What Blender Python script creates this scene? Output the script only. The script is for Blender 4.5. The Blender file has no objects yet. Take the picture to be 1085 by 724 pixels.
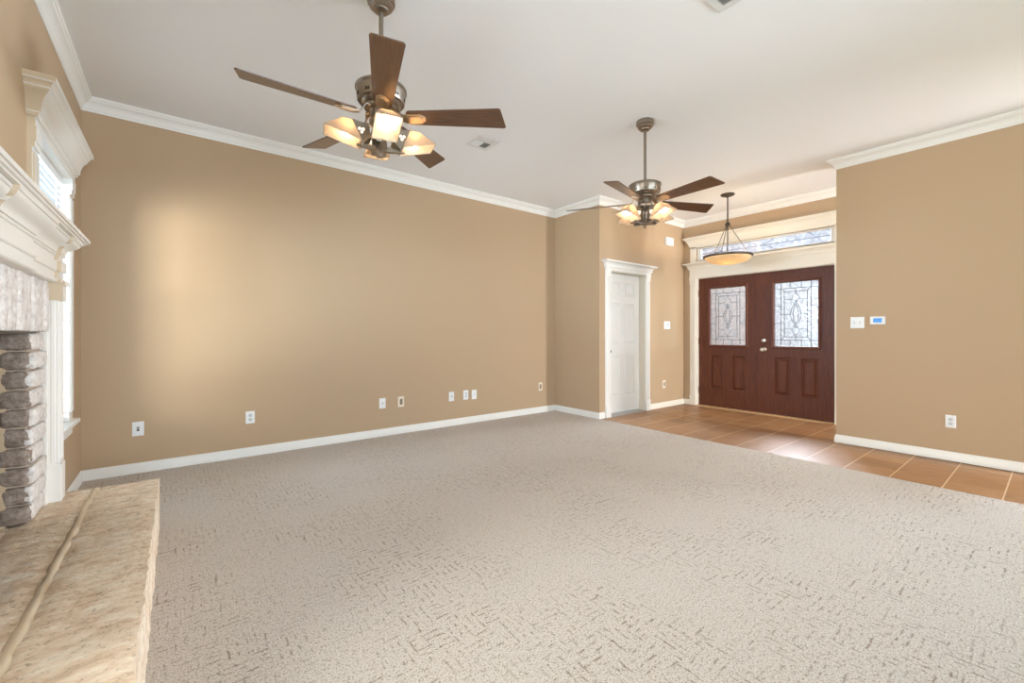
import bpy, bmesh, math, random
from mathutils import Vector, Matrix

random.seed(7)
S = bpy.context.scene
C = S.collection
PI = math.pi

# ------------------------------------------------------------------ camera
FPX, HOR = 454.4, 354.0
cam_d = bpy.data.cameras.new('camera')
cam = bpy.data.objects.new('camera', cam_d)
C.objects.link(cam)
cam_d.sensor_width = 36.0
cam_d.sensor_fit = 'HORIZONTAL'
cam_d.lens = 36.0 * FPX / 1085.0
cam_d.shift_y = -(362.0 - HOR) / 1085.0
cam_d.clip_start = 0.02
cam.location = (0, 0, 1.15)
cam.rotation_euler = (PI / 2, 0, math.radians(52.0427 - 90.0))
S.camera = cam

# ------------------------------------------------------------------ exposure
S.view_settings.view_transform = 'Standard'
S.view_settings.look = 'None'
S.view_settings.gamma = 1.0
S.view_settings.use_curve_mapping = False
S.view_settings.exposure = 0.07

# ------------------------------------------------------------------ daylight
W = bpy.data.worlds.new('daylight')
S.world = W
W.use_nodes = True
_bg = W.node_tree.nodes['Background']
_bg.inputs['Color'].default_value = (0.86, 0.93, 1.0, 1)
_bg.inputs['Strength'].default_value = 1.5


def area_light(name, loc, aim, sx, sy, power, col):
    l = bpy.data.lights.new(name, 'AREA')
    l.shape = 'RECTANGLE'
    l.size, l.size_y = sx, sy
    l.energy = power
    l.color = col
    o = bpy.data.objects.new(name, l)
    C.objects.link(o)
    o.location = loc
    d = Vector(aim) - Vector(loc)
    o.rotation_euler = d.to_track_quat('-Z', 'Y').to_euler()
    return o


DAY = (0.78, 0.915, 1.08)
# added fill lamps for unseen rear windows and next-room opening; hall-end daylight
area_light('rear_fill_lamp', (0.7, -6.2, 0.8), (0.6, 2.0, 2.2), 3.2, 2.0, 270, DAY)
area_light('rear_fill_lamp', (4.2, -6.2, 1.7), (3.0, 2.0, 1.2), 3.2, 2.0, 240, DAY)
area_light('next_room_fill_lamp', (8.6, -1.5, 2.2), (0.0, 1.0, 0.6), 2.6, 1.6, 60, DAY)
area_light('next_room_fill_lamp', (11.0, -4.2, 1.45), (0.0, 2.6, 2.4), 2.4, 1.0, 1350, DAY)
area_light('hall_window_daylight', (5.93, -3.3, 1.6), (5.93, 3.8, 1.5), 0.42, 1.9, 330, (0.92, 0.96, 1.0))
# outside the windows beside the fireplace: sky, and added uplights that brighten the ceiling
area_light('side_window_daylight', (-2.6, 1.2, 1.6), (-0.6, 3.75, 1.35), 1.3, 1.3, 330, (1.0, 0.97, 0.92))
area_light('side_window_sky', (-2.6, 3.75, 2.0), (4.5, 3.9, 0.9), 1.4, 1.4, 560, (0.72, 0.88, 1.12))
area_light('side_uplight_fill', (-2.0, 3.7, 0.1), (0.2, 3.7, 2.6), 2.4, 1.2, 900, (0.86, 0.94, 1.0))
area_light('side_uplight_fill', (-2.0, 1.0, 0.1), (0.2, 1.0, 2.6), 2.4, 1.2, 110, (0.86, 0.94, 1.0))
# sky light beyond the added porch cover outside the entry doors
area_light('porch_daylight', (9.6, 3.3, 2.85), (5.0, 1.5, 0.2), 2.0, 1.1, 2100, (0.85, 0.93, 1.05))

# ------------------------------------------------------------------ dimensions
XL, YF = -0.595, 4.705          # left wall, far wall
XJ, YP = 4.495, 3.843           # jog wall, pocket (foyer) wall
XE = 6.60                       # entry wall
XR, YR = 5.53, 1.476            # right wall, its corner
YB = -2.8                       # rear wall
ZC = 3.0                       # ceiling


# ------------------------------------------------------------------ materials
def new_mat(name):
    m = bpy.data.materials.new(name)
    m.use_nodes = True
    return m, m.node_tree.nodes, m.node_tree.links, m.node_tree.nodes['Principled BSDF']


def N(nodes, t, **kw):
    n = nodes.new(t)
    for k, v in kw.items():
        setattr(n, k, v)
    return n


def bump(nodes, links, bsdf, height, strength, dist=0.002):
    b = N(nodes, 'ShaderNodeBump')
    b.inputs['Strength'].default_value = strength
    b.inputs['Distance'].default_value = dist
    links.new(height, b.inputs['Height'])
    links.new(b.outputs['Normal'], bsdf.inputs['Normal'])
    return b


def noise(nodes, links, scale, detail=3, rough=0.55, coord='Object', vec=None, stretch=None):
    n = N(nodes, 'ShaderNodeTexNoise')
    n.inputs['Scale'].default_value = scale
    n.inputs['Detail'].default_value = detail
    n.inputs['Roughness'].default_value = rough
    if vec is None:
        tc = N(nodes, 'ShaderNodeTexCoord')
        vec = tc.outputs[coord]
    if stretch:
        mp = N(nodes, 'ShaderNodeMapping')
        mp.inputs['Scale'].default_value = stretch
        links.new(vec, mp.inputs['Vector'])
        vec = mp.outputs['Vector']
    links.new(vec, n.inputs['Vector'])
    return n


def ramp(nodes, links, fac, stops):
    r = N(nodes, 'ShaderNodeValToRGB')
    e = r.color_ramp.elements
    while len(e) < len(stops):
        e.new(0.5)
    for el, (p, c) in zip(e, stops):
        el.position = p
        el.color = (*c, 1) if len(c) == 3 else c
    links.new(fac, r.inputs['Fac'])
    return r


def plain(name, col, rough=0.5, metal=0.0, bump_s=0.0, scale=200, spec=0.5):
    m, nd, lk, b = new_mat(name)
    b.inputs['Base Color'].default_value = (*col, 1)
    b.inputs['Roughness'].default_value = rough
    b.inputs['Metallic'].default_value = metal
    b.inputs['Specular IOR Level'].default_value = spec
    n = noise(nd, lk, scale)
    if bump_s:
        bump(nd, lk, b, n.outputs['Fac'], bump_s)
    else:
        rr = N(nd, 'ShaderNodeMapRange')
        rr.inputs['To Min'].default_value = max(0.02, rough - 0.04)
        rr.inputs['To Max'].default_value = min(1, rough + 0.04)
        lk.new(n.outputs['Fac'], rr.inputs['Value'])
        lk.new(rr.outputs['Result'], b.inputs['Roughness'])
    return m


M = {}
M['wall'] = plain('tan_wall_paint', (0.49, 0.346, 0.212), 0.55, 0, 0.25, 90, 0.35)
M['ceiling'] = plain('ceiling_paint', (0.86, 0.855, 0.85), 0.8, 0, 0.3, 60, 0.2)
M['trim'] = plain('white_trim_paint', (0.84, 0.81, 0.75), 0.35)
M['cream'] = plain('cream_trim_paint', (0.82, 0.76, 0.64), 0.4)
M['mantel'] = plain('mantel_cream_paint', (0.75, 0.69, 0.61), 0.4)
M['return'] = plain('tan_trim_return', (0.56, 0.43, 0.285), 0.5)
M['door_white'] = plain('white_door_paint', (0.84, 0.82, 0.77), 0.35)
M['plate'] = plain('white_plastic', (0.85, 0.85, 0.84), 0.3)
M['almond'] = plain('almond_plastic', (0.80, 0.70, 0.55), 0.35)
M['hole'] = plain('dark_socket', (0.03, 0.028, 0.025), 0.6)
M['receptacle'] = plain('grey_receptacle', (0.62, 0.64, 0.66), 0.35)
M['brown_plastic'] = plain('brown_plastic', (0.26, 0.19, 0.12), 0.4)
M['nickel'] = plain('brushed_pewter', (0.33, 0.28, 0.225), 0.33, 1.0)
M['bracket'] = plain('brushed_bracket_metal', (0.62, 0.50, 0.36), 0.32, 1.0)
M['satin'] = plain('satin_nickel', (0.72, 0.66, 0.58), 0.28, 1.0)
M['bronze'] = plain('dark_bronze', (0.09, 0.075, 0.06), 0.4, 0.9)
M['hinge'] = plain('hinge_bronze', (0.11, 0.06, 0.035), 0.4, 0.8)
M['lead'] = plain('dark_came', (0.06, 0.06, 0.065), 0.4, 0.6)
M['black'] = plain('black_knob_metal', (0.02, 0.018, 0.016), 0.4, 0.0)
M['vent'] = plain('vent_enamel', (0.72, 0.71, 0.69), 0.45)
M['vent_dark'] = plain('vent_throat', (0.05, 0.05, 0.05), 0.8)
M['blind'] = plain('white_blind_slat', (0.86, 0.87, 0.86), 0.4)
m, nd, lk, b = new_mat('white_blind_vinyl')
b.inputs['Base Color'].default_value = (0.55, 0.57, 0.58, 1)
b.inputs['Roughness'].default_value = 0.5
_tl = N(nd, 'ShaderNodeBsdfTranslucent')
_nz = noise(nd, lk, 30)
_rp = ramp(nd, lk, _nz.outputs['Fac'], [(0.3, (0.40, 0.43, 0.45)), (0.7, (0.46, 0.49, 0.51))])
lk.new(_rp.outputs['Color'], _tl.inputs['Color'])
_mx = N(nd, 'ShaderNodeMixShader')
_mx.inputs['Fac'].default_value = 0.5
lk.new(b.outputs[0], _mx.inputs[1])
lk.new(_tl.outputs[0], _mx.inputs[2])
lk.new(_mx.outputs[0], nd['Material Output'].inputs['Surface'])
M['slat'] = m
M['soot'] = plain('sooty_firebrick', (0.05, 0.042, 0.036), 0.9, 0, 0.5, 60)
M['mortar'] = plain('sandy_mortar', (0.47, 0.35, 0.25), 0.95, 0, 0.8, 120)
M['seam'] = plain('tan_seam_mortar', (0.64, 0.50, 0.34), 0.95, 0, 0.6, 90)
M['threshold'] = plain('threshold_wood', (0.55, 0.36, 0.18), 0.4)
M['grass'] = plain('lawn', (0.10, 0.16, 0.05), 0.9, 0, 0.8, 40)
M['concrete'] = plain('porch_concrete', (0.5, 0.48, 0.45), 0.9, 0, 0.4, 60)
M['leaf'] = plain('shrub_leaf', (0.07, 0.13, 0.04), 0.6)
M['siding'] = plain('pale_siding', (0.7, 0.7, 0.69), 0.7)

# screen of the thermostat
m, nd, lk, b = new_mat('blue_lcd')
b.inputs['Base Color'].default_value = (0.05, 0.22, 0.55, 1)
b.inputs['Roughness'].default_value = 0.15
nz = noise(nd, lk, 120)
rp = ramp(nd, lk, nz.outputs['Fac'], [(0.4, (0.05, 0.20, 0.52)), (0.6, (0.09, 0.30, 0.66))])
lk.new(rp.outputs['Color'], b.inputs['Base Color'])
lk.new(rp.outputs['Color'], b.inputs['Emission Color'])
b.inputs['Emission Strength'].default_value = 0.55
M['lcd'] = m


# walnut fan blades and mahogany doors: grain along local X or Z
def wood(name, c1, c2, c3, rough, stretch, scale=6.0, spec=0.5):
    m, nd, lk, b = new_mat(name)
    n = noise(nd, lk, scale, 6, 0.65, stretch=stretch)
    r = ramp(nd, lk, n.outputs['Fac'], [(0.28, c1), (0.5, c2), (0.74, c3)])
    lk.new(r.outputs['Color'], b.inputs['Base Color'])
    b.inputs['Roughness'].default_value = rough
    b.inputs['Specular IOR Level'].default_value = spec
    bump(nd, lk, b, n.outputs['Fac'], 0.12, 0.001)
    return m


M['walnut'] = wood('walnut_blade', (0.050, 0.021, 0.010), (0.105, 0.047, 0.022), (0.17, 0.080, 0.037), 0.30, (1.2, 22, 22))
M['walnut'].node_tree.nodes['Principled BSDF'].inputs['Coat Weight'].default_value = 0.5
M['walnut'].node_tree.nodes['Principled BSDF'].inputs['Coat Roughness'].default_value = 0.22
M['mahogany'] = wood('mahogany_stain', (0.072, 0.017, 0.006), (0.115, 0.031, 0.011), (0.165, 0.049, 0.018), 0.40, (14, 14, 0.9), 5, 0.3)


def glass_mix(name, tint, frost, rough, bump_s, bscale, gloss=0.12):
    """window glass: clear or textured pane, part frosted"""
    m, nd, lk, b = new_mat(name)
    nd.remove(b)
    out = nd['Material Output']
    tr = N(nd, 'ShaderNodeBsdfTransparent')
    tr.inputs['Color'].default_value = (*tint, 1)
    tl = N(nd, 'ShaderNodeBsdfTranslucent')
    tl.inputs['Color'].default_value = (*[x * 0.12 for x in tint], 1)
    gl = N(nd, 'ShaderNodeBsdfGlossy')
    gl.inputs['Roughness'].default_value = rough
    nz = noise(nd, lk, bscale, 4)
    if bump_s:
        for q in (tl, gl):
            bp = N(nd, 'ShaderNodeBump')
            bp.inputs['Strength'].default_value = bump_s
            bp.inputs['Distance'].default_value = 0.004
            lk.new(nz.outputs['Fac'], bp.inputs['Height'])
            lk.new(bp.outputs['Normal'], q.inputs['Normal'])
    m1 = N(nd, 'ShaderNodeMixShader')
    if frost > 0:
        mr = N(nd, 'ShaderNodeMapRange')
        mr.inputs['From Min'].default_value = 0.3
        mr.inputs['From Max'].default_value = 0.7
        mr.inputs['To Min'].default_value = max(0, frost - 0.22)
        mr.inputs['To Max'].default_value = min(1, frost + 0.22)
        lk.new(nz.outputs['Fac'], mr.inputs['Value'])
        lk.new(mr.outputs['Result'], m1.inputs['Fac'])
    else:
        m1.inputs['Fac'].default_value = 0
    lk.new(tr.outputs[0], m1.inputs[1])
    lk.new(tl.outputs[0], m1.inputs[2])
    m2 = N(nd, 'ShaderNodeMixShader')
    m2.inputs['Fac'].default_value = gloss
    lk.new(m1.outputs[0], m2.inputs[1])
    lk.new(gl.outputs[0], m2.inputs[2])
    lk.new(m2.outputs[0], out.inputs['Surface'])
    return m


M['pane'] = glass_mix('clear_pane', (0.95, 0.97, 0.97), 0, 0.02, 0, 20, 0.06)
M['art_glass'] = glass_mix('textured_door_glass', (0.80, 0.80, 0.80), 0.42, 0.12, 0.5, 30, 0.10)
M['transom_glass'] = glass_mix('textured_transom_glass', (0.82, 0.83, 0.86), 0.55, 0.12, 0.8, 22, 0.12)


def shade_glass(name, col, frost=0.9):
    m, nd, lk, b = new_mat(name)
    nd.remove(b)
    out = nd['Material Output']
    tl = N(nd, 'ShaderNodeBsdfTranslucent')
    df = N(nd, 'ShaderNodeBsdfDiffuse')
    gl = N(nd, 'ShaderNodeBsdfGlossy')
    gl.inputs['Roughness'].default_value = 0.25
    nz = noise(nd, lk, 18, 4)
    rp = ramp(nd, lk, nz.outputs['Fac'], [(0.3, tuple(x * 0.9 for x in col)), (0.7, col)])
    lk.new(rp.outputs['Color'], tl.inputs['Color'])
    lk.new(rp.outputs['Color'], df.inputs['Color'])
    a = N(nd, 'ShaderNodeMixShader')
    a.inputs['Fac'].default_value = 0.5
    lk.new(df.outputs[0], a.inputs[1])
    lk.new(tl.outputs[0], a.inputs[2])
    c = N(nd, 'ShaderNodeMixShader')
    c.inputs['Fac'].default_value = 0.05
    lk.new(a.outputs[0], c.inputs[1])
    lk.new(gl.outputs[0], c.inputs[2])
    lk.new(c.outputs[0], out.inputs['Surface'])
    return m


M['shade'] = shade_glass('frosted_lamp_glass', (0.72, 0.60, 0.46))
M['bowl'] = shade_glass('amber_alabaster_glass', (0.93, 0.76, 0.50))


def bulb_mat(name, col, s):
    m, nd, lk, b = new_mat(name)
    b.inputs['Base Color'].default_value = (1, 1, 1, 1)
    b.inputs['Emission Color'].default_value = (*col, 1)
    b.inputs['Emission Strength'].default_value = s
    return m


M['bulb'] = bulb_mat('lit_bulb', (1.0, 0.74, 0.47), 44)
M['bulb_pendant'] = bulb_mat('lit_pendant_bulb', (1.0, 0.76, 0.48), 180)

# carpet: cut-and-loop pile, flecked beige, short parallel grooves in a basket of blocks
m, nd, lk, b = new_mat('beige_cut_loop_carpet')
tc = N(nd, 'ShaderNodeTexCoord')
warp = noise(nd, lk, 9, 2, vec=tc.outputs['Object'])
wsub = N(nd, 'ShaderNodeVectorMath', operation='MULTIPLY_ADD')
wsub.inputs[1].default_value = (0.03, 0.03, 0)
lk.new(warp.outputs['Color'], wsub.inputs[0])
lk.new(tc.outputs['Object'], wsub.inputs[2])
sep = N(nd, 'ShaderNodeSeparateXYZ')
lk.new(wsub.outputs[0], sep.inputs[0])


def mth(op, a, b_=None, c_=None):
    n = N(nd, 'ShaderNodeMath', operation=op)
    for i, v in enumerate((a, b_, c_)):
        if v is None:
            continue
        if isinstance(v, (int, float)):
            n.inputs[i].default_value = v
        else:
            lk.new(v, n.inputs[i])
    return n.outputs[0]


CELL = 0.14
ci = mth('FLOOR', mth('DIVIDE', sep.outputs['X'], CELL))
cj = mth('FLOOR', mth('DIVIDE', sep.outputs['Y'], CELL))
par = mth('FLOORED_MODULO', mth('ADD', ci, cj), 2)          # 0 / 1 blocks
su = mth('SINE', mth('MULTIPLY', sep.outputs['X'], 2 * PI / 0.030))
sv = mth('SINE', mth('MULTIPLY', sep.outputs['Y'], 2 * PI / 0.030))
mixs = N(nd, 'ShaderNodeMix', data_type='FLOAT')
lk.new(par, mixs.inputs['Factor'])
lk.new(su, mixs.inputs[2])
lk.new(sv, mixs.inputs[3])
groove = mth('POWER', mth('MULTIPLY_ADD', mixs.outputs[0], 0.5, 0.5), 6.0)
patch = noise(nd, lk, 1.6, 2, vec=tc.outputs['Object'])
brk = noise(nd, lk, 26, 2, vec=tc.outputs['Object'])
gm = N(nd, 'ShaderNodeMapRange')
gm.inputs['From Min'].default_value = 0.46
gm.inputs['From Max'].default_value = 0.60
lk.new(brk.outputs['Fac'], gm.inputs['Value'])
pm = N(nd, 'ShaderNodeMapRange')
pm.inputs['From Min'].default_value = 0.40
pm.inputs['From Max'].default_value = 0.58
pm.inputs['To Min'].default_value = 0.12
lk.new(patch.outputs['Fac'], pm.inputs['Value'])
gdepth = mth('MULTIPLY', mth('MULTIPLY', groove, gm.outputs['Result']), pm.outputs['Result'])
fleck = noise(nd, lk, 150, 2, 0.8, vec=tc.outputs['Object'])
fleck2 = noise(nd, lk, 48, 2, 0.7, vec=tc.outputs['Object'])
fr = ramp(nd, lk, fleck.outputs['Fac'], [(0.34, (0.22, 0.17, 0.13)), (0.41, (0.50, 0.435, 0.375)), (0.50, (0.62, 0.56, 0.50)), (0.68, (0.70, 0.65, 0.595))])
fr2 = ramp(nd, lk, fleck2.outputs['Fac'], [(0.30, (0.70, 0.66, 0.62)), (0.42, (1, 1, 1))])
mc = N(nd, 'ShaderNodeMix', data_type='RGBA', blend_type='MULTIPLY')
mc.inputs['Factor'].default_value = 1.0
lk.new(fr.outputs['Color'], mc.inputs[6])
lk.new(fr2.outputs['Color'], mc.inputs[7])
# grooves darkened in the colour, standing in for shade between the pile rows
groove_shade = N(nd, 'ShaderNodeMix', data_type='RGBA', blend_type='MULTIPLY')
lk.new(mth('MULTIPLY', gdepth, 1.0), groove_shade.inputs['Factor'])
lk.new(mc.outputs[2], groove_shade.inputs[6])
groove_shade.inputs[7].default_value = (0.50, 0.44, 0.38, 1)
lk.new(groove_shade.outputs[2], b.inputs['Base Color'])
hgt = mth('SUBTRACT', mth('MULTIPLY', fleck.outputs['Fac'], 0.4), mth('MULTIPLY', gdepth, 0.8))
b.inputs['Roughness'].default_value = 0.95
b.inputs['Specular IOR Level'].default_value = 0.1
bump(nd, lk, b, hgt, 0.45, 0.004)
M['carpet'] = m

# floor tile: wood-toned porcelain
m, nd, lk, b = new_mat('terracotta_floor_tile')
tc = N(nd, 'ShaderNodeTexCoord')
sep = N(nd, 'ShaderNodeSeparateXYZ')
lk.new(tc.outputs['Object'], sep.inputs[0])


def grid_line(coord, off, period, half):
    f = mth('FLOORED_MODULO', mth('SUBTRACT', coord, off), period)
    return mth('LESS_THAN', mth('MINIMUM', f, mth('SUBTRACT', period, f)), half)


ly = grid_line(sep.outputs['Y'], 0.253, 0.3015, 0.0042)
lx = mth('MULTIPLY', grid_line(sep.outputs['X'], 5.38, 0.3015, 0.0035), mth('GREATER_THAN', sep.outputs['X'], 5.2))
grout = mth('MAXIMUM', ly, lx)
ty = mth('FLOOR', mth('DIVIDE', mth('SUBTRACT', sep.outputs['Y'], 0.253), 0.3015))
tx = mth('FLOOR', mth('DIVIDE', mth('SUBTRACT', sep.outputs['X'], 5.38), 0.3015))
wn = N(nd, 'ShaderNodeTexWhiteNoise', noise_dimensions='2D')
cmb = N(nd, 'ShaderNodeCombineXYZ')
lk.new(tx, cmb.inputs[0])
lk.new(ty, cmb.inputs[1])
lk.new(cmb.outputs[0], wn.inputs['Vector'])
gr = noise(nd, lk, 5, 5, 0.6, vec=tc.outputs['Object'], stretch=(7, 1, 1))
fac = mth('ADD', mth('MULTIPLY', gr.outputs['Fac'], 0.8), mth('MULTIPLY', wn.outputs['Value'], 0.2))
tr_ = ramp(nd, lk, fac, [(0.25, (0.25, 0.115, 0.042)), (0.5, (0.37, 0.185, 0.075)), (0.75, (0.47, 0.255, 0.115))])
mg = N(nd, 'ShaderNodeMix', data_type='RGBA')
lk.new(grout, mg.inputs['Factor'])
lk.new(tr_.outputs['Color'], mg.inputs[6])
mg.inputs[7].default_value = (0.68, 0.48, 0.29, 1)
lk.new(mg.outputs[2], b.inputs['Base Color'])
b.inputs['Roughness'].default_value = 0.46
b.inputs['Specular IOR Level'].default_value = 0.85
bump(nd, lk, b, mth('SUBTRACT', mth('MULTIPLY', gr.outputs['Fac'], 0.15), grout), 0.35, 0.002)
M['tile'] = m


# stone and brick
def stone(name, stops, scale, bs, bd, stretch=None, rough=0.85):
    m, nd, lk, b = new_mat(name)
    n1 = noise(nd, lk, scale, 8, 0.72, stretch=stretch)
    r = ramp(nd, lk, n1.outputs['Fac'], stops)
    lk.new(r.outputs['Color'], b.inputs['Base Color'])
    b.inputs['Roughness'].default_value = rough
    b.inputs['Specular IOR Level'].default_value = 0.25
    bump(nd, lk, b, n1.outputs['Fac'], bs, bd)
    return m


m, nd, lk, b = new_mat('tan_hearth_stone')
n1 = noise(nd, lk, 11, 6, 0.7, stretch=(1.0, 2.2, 1.0))
n2 = noise(nd, lk, 55, 6, 0.75)
r1 = ramp(nd, lk, n1.outputs['Fac'], [(0.32, (0.62, 0.44, 0.29)), (0.48, (0.80, 0.62, 0.45)), (0.66, (0.90, 0.79, 0.64))])
r2 = ramp(nd, lk, n2.outputs['Fac'], [(0.33, (0.50, 0.45, 0.40)), (0.45, (0.95, 0.94, 0.92)), (0.7, (1.0, 1.0, 1.0))])
mx = N(nd, 'ShaderNodeMix', data_type='RGBA', blend_type='MULTIPLY')
mx.inputs['Factor'].default_value = 1.0
lk.new(r1.outputs['Color'], mx.inputs[6])
lk.new(r2.outputs['Color'], mx.inputs[7])
lk.new(mx.outputs[2], b.inputs['Base Color'])
b.inputs['Roughness'].default_value = 0.8
b.inputs['Specular IOR Level'].default_value = 0.25
_ad = N(nd, 'ShaderNodeMath', operation='ADD')
lk.new(n1.outputs['Fac'], _ad.inputs[0])
lk.new(n2.outputs['Fac'], _ad.inputs[1])
bump(nd, lk, b, _ad.outputs[0], 0.6, 0.008)
M['hearth'] = m
M['limewash'] = stone('limewashed_brick', [(0.28, (0.42, 0.34, 0.28)), (0.48, (0.66, 0.58, 0.51)), (0.7, (0.80, 0.74, 0.67))], 34, 0.8, 0.006)
M['brick'] = stone('taupe_brick', [(0.3, (0.13, 0.085, 0.058)), (0.5, (0.25, 0.185, 0.14)), (0.7, (0.38, 0.31, 0.25))], 38, 0.9, 0.006)
M['porch_brick'] = stone('porch_brick', [(0.3, (0.40, 0.28, 0.22)), (0.5, (0.55, 0.42, 0.34)), (0.7, (0.68, 0.56, 0.48))], 12, 0.4, 0.004)


# ------------------------------------------------------------------ mesh helpers
def mesh_obj(name, bm, mat, parent=None, smooth=None, bevel=0.0, kind=None):
    bmesh.ops.remove_doubles(bm, verts=bm.verts, dist=1e-5)
    bmesh.ops.recalc_face_normals(bm, faces=bm.faces)
    me = bpy.data.meshes.new(name)
    bm.to_mesh(me)
    bm.free()
    me.materials.append(M[mat] if isinstance(mat, str) else mat)
    o = bpy.data.objects.new(name, me)
    C.objects.link(o)
    if parent is not None:
        o.parent = parent
    if smooth is not None:
        for p in me.polygons:
            p.use_smooth = True
        me.set_sharp_from_angle(angle=math.radians(smooth))
    if bevel:
        md = o.modifiers.new('bevel', 'BEVEL')
        md.width = bevel
        md.segments = 2
        md.limit_method = 'ANGLE'
        md.angle_limit = math.radians(40)
    if kind:
        o['kind'] = kind
    return o


def paint_returns(o, mat, sign=-1):
    """moulding faces turned towards -y take the second, tan material"""
    o.data.materials.append(M[mat])
    for p in o.data.polygons:
        if p.normal.y * sign > 0.6:
            p.material_index = 1
    return o


def struct(name, bm, mat, **kw):
    return mesh_obj(name, bm, mat, kind='structure', **kw)


def empty(name, loc=(0, 0, 0), rotz=0.0, kind=None, label=None, cat=None, group=None):
    o = bpy.data.objects.new(name, None)
    C.objects.link(o)
    o.location = loc
    o.rotation_euler = (0, 0, rotz)
    o.empty_display_size = 0.05
    if kind:
        o['kind'] = kind
    if label:
        o['label'] = label
        o['category'] = cat
    if group:
        o['group'] = group
    return o


def box(bm, x0, x1, y0, y1, z0, z1):
    vs = [bm.verts.new((x, y, z)) for z in (z0, z1) for y in (y0, y1) for x in (x0, x1)]
    for f in ((0, 2, 3, 1), (4, 5, 7, 6), (0, 1, 5, 4), (2, 6, 7, 3), (0, 4, 6, 2), (1, 3, 7, 5)):
        bm.faces.new([vs[i] for i in f])


def BM():
    return bmesh.new()


def bx(*a):
    bm = BM()
    box(bm, *a)
    return bm


def prism(bm, pts, vec):
    """polygon (list of 3D) extruded by vec"""
    v = Vector(vec)
    a = [bm.verts.new(p) for p in pts]
    b = [bm.verts.new(Vector(p) + v) for p in pts]
    n = len(pts)
    bm.faces.new(a)
    bm.faces.new(b[::-1])
    for i in range(n):
        bm.faces.new((a[i], a[(i + 1) % n], b[(i + 1) % n], b[i]))


def loft(bm, loops, cap0=True, cap1=True, closed=True):
    L = [[bm.verts.new(p) for p in lp] for lp in loops]
    n = len(L[0])
    for a, b in zip(L, L[1:]):
        for i in range(n if closed else n - 1):
            bm.faces.new((a[i], a[(i + 1) % n], b[(i + 1) % n], b[i]))
    if cap0:
        bm.faces.new(L[0][::-1])
    if cap1:
        bm.faces.new(L[-1])


def lathe(bm, prof, seg=32, mat4=None, caps=True):
    mat4 = mat4 or Matrix.Identity(4)
    loops = []
    for r, z in prof:
        loops.append([mat4 @ Vector((r * math.cos(2 * PI * i / seg), r * math.sin(2 * PI * i / seg), z)) for i in range(seg)])
    loft(bm, loops, caps, caps)


def tube(bm, pts, r, seg=8):
    pts = [Vector(p) for p in pts]
    loops = []
    for i, p in enumerate(pts):
        d = (pts[min(i + 1, len(pts) - 1)] - pts[max(i - 1, 0)]).normalized()
        up = Vector((0, 0, 1)) if abs(d.z) < 0.95 else Vector((1, 0, 0))
        u = d.cross(up).normalized()
        v = d.cross(u).normalized()
        rr = r[i] if isinstance(r, (list, tuple)) else r
        loops.append([p + (u * math.cos(2 * PI * k / seg) + v * math.sin(2 * PI * k / seg)) * rr for k in range(seg)])
    loft(bm, loops)


def sweep(bm, prof, path, closed=False):
    """prof: closed list of (out, z); path: XY points; 'out' is to the right of travel; mitred"""
    P = [Vector((p[0], p[1])) for p in path]
    n = len(P)
    loops = []
    for i in range(n):
        def nrm(a, b):
            d = (b - a).normalized()
            return Vector((d.y, -d.x))
        if closed:
            n1, n2 = nrm(P[i - 1], P[i]), nrm(P[i], P[(i + 1) % n])
        else:
            n1 = nrm(P[i - 1], P[i]) if i > 0 else nrm(P[0], P[1])
            n2 = nrm(P[i], P[i + 1]) if i < n - 1 else n1
        m = (n1 + n2) / (1 + n1.dot(n2))
        loops.append([(P[i].x + m.x * o, P[i].y + m.y * o, z) for o, z in prof])
    if closed:
        loops.append(loops[0])
    loft(bm, loops, not closed, not closed)


def panel_grid(bm, u0, u1, v0, v1, holes, w0, w1, fn):
    """solid board u0..u1 x v0..v1, thickness w0..w1, rectangular through holes; fn(u,v,w)->xyz"""
    us = sorted({u0, u1, *[h[0] for h in holes], *[h[1] for h in holes]})
    vs = sorted({v0, v1, *[h[2] for h in holes], *[h[3] for h in holes]})
    us = [u for u in us if u0 <= u <= u1]
    vs = [v for v in vs if v0 <= v <= v1]

    def solid(i, j):
        if i < 0 or j < 0 or i >= len(us) - 1 or j >= len(vs) - 1:
            return False
        cu, cv = (us[i] + us[i + 1]) / 2, (vs[j] + vs[j + 1]) / 2
        return not any(h[0] < cu < h[1] and h[2] < cv < h[3] for h in holes)

    def quad(*p):
        bm.faces.new([bm.verts.new(fn(*q)) for q in p])
    for i in range(len(us) - 1):
        for j in range(len(vs) - 1):
            if not solid(i, j):
                continue
            a, b_, c, d = us[i], us[i + 1], vs[j], vs[j + 1]
            quad((a, c, w0), (b_, c, w0), (b_, d, w0), (a, d, w0))
            quad((a, c, w1), (b_, c, w1), (b_, d, w1), (a, d, w1))
            if not solid(i - 1, j):
                quad((a, c, w0), (a, d, w0), (a, d, w1), (a, c, w1))
            if not solid(i + 1, j):
                quad((b_, c, w0), (b_, d, w0), (b_, d, w1), (b_, c, w1))
            if not solid(i, j - 1):
                quad((a, c, w0), (b_, c, w0), (b_, c, w1), (a, c, w1))
            if not solid(i, j + 1):
                quad((a, d, w0), (b_, d, w0), (b_, d, w1), (a, d, w1))


def wall_x(x0, x1):                       # a wall lying in a plane of constant X: u = Y, v = Z
    return lambda u, v, w: (w, u, v)


def wall_y():
    return lambda u, v, w: (u, w, v)


# ------------------------------------------------------------------ room shell
T = 0.16
WIN_Y = (3.30, 4.125)                     # window beside the fireplace
WIN2_Y = (0.645, 1.47)                     # its twin on the near side of the fireplace
WIN_Z = (0.56, 2.20)
FIRE = (1.93, 2.84, 0.0, 1.17)

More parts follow.
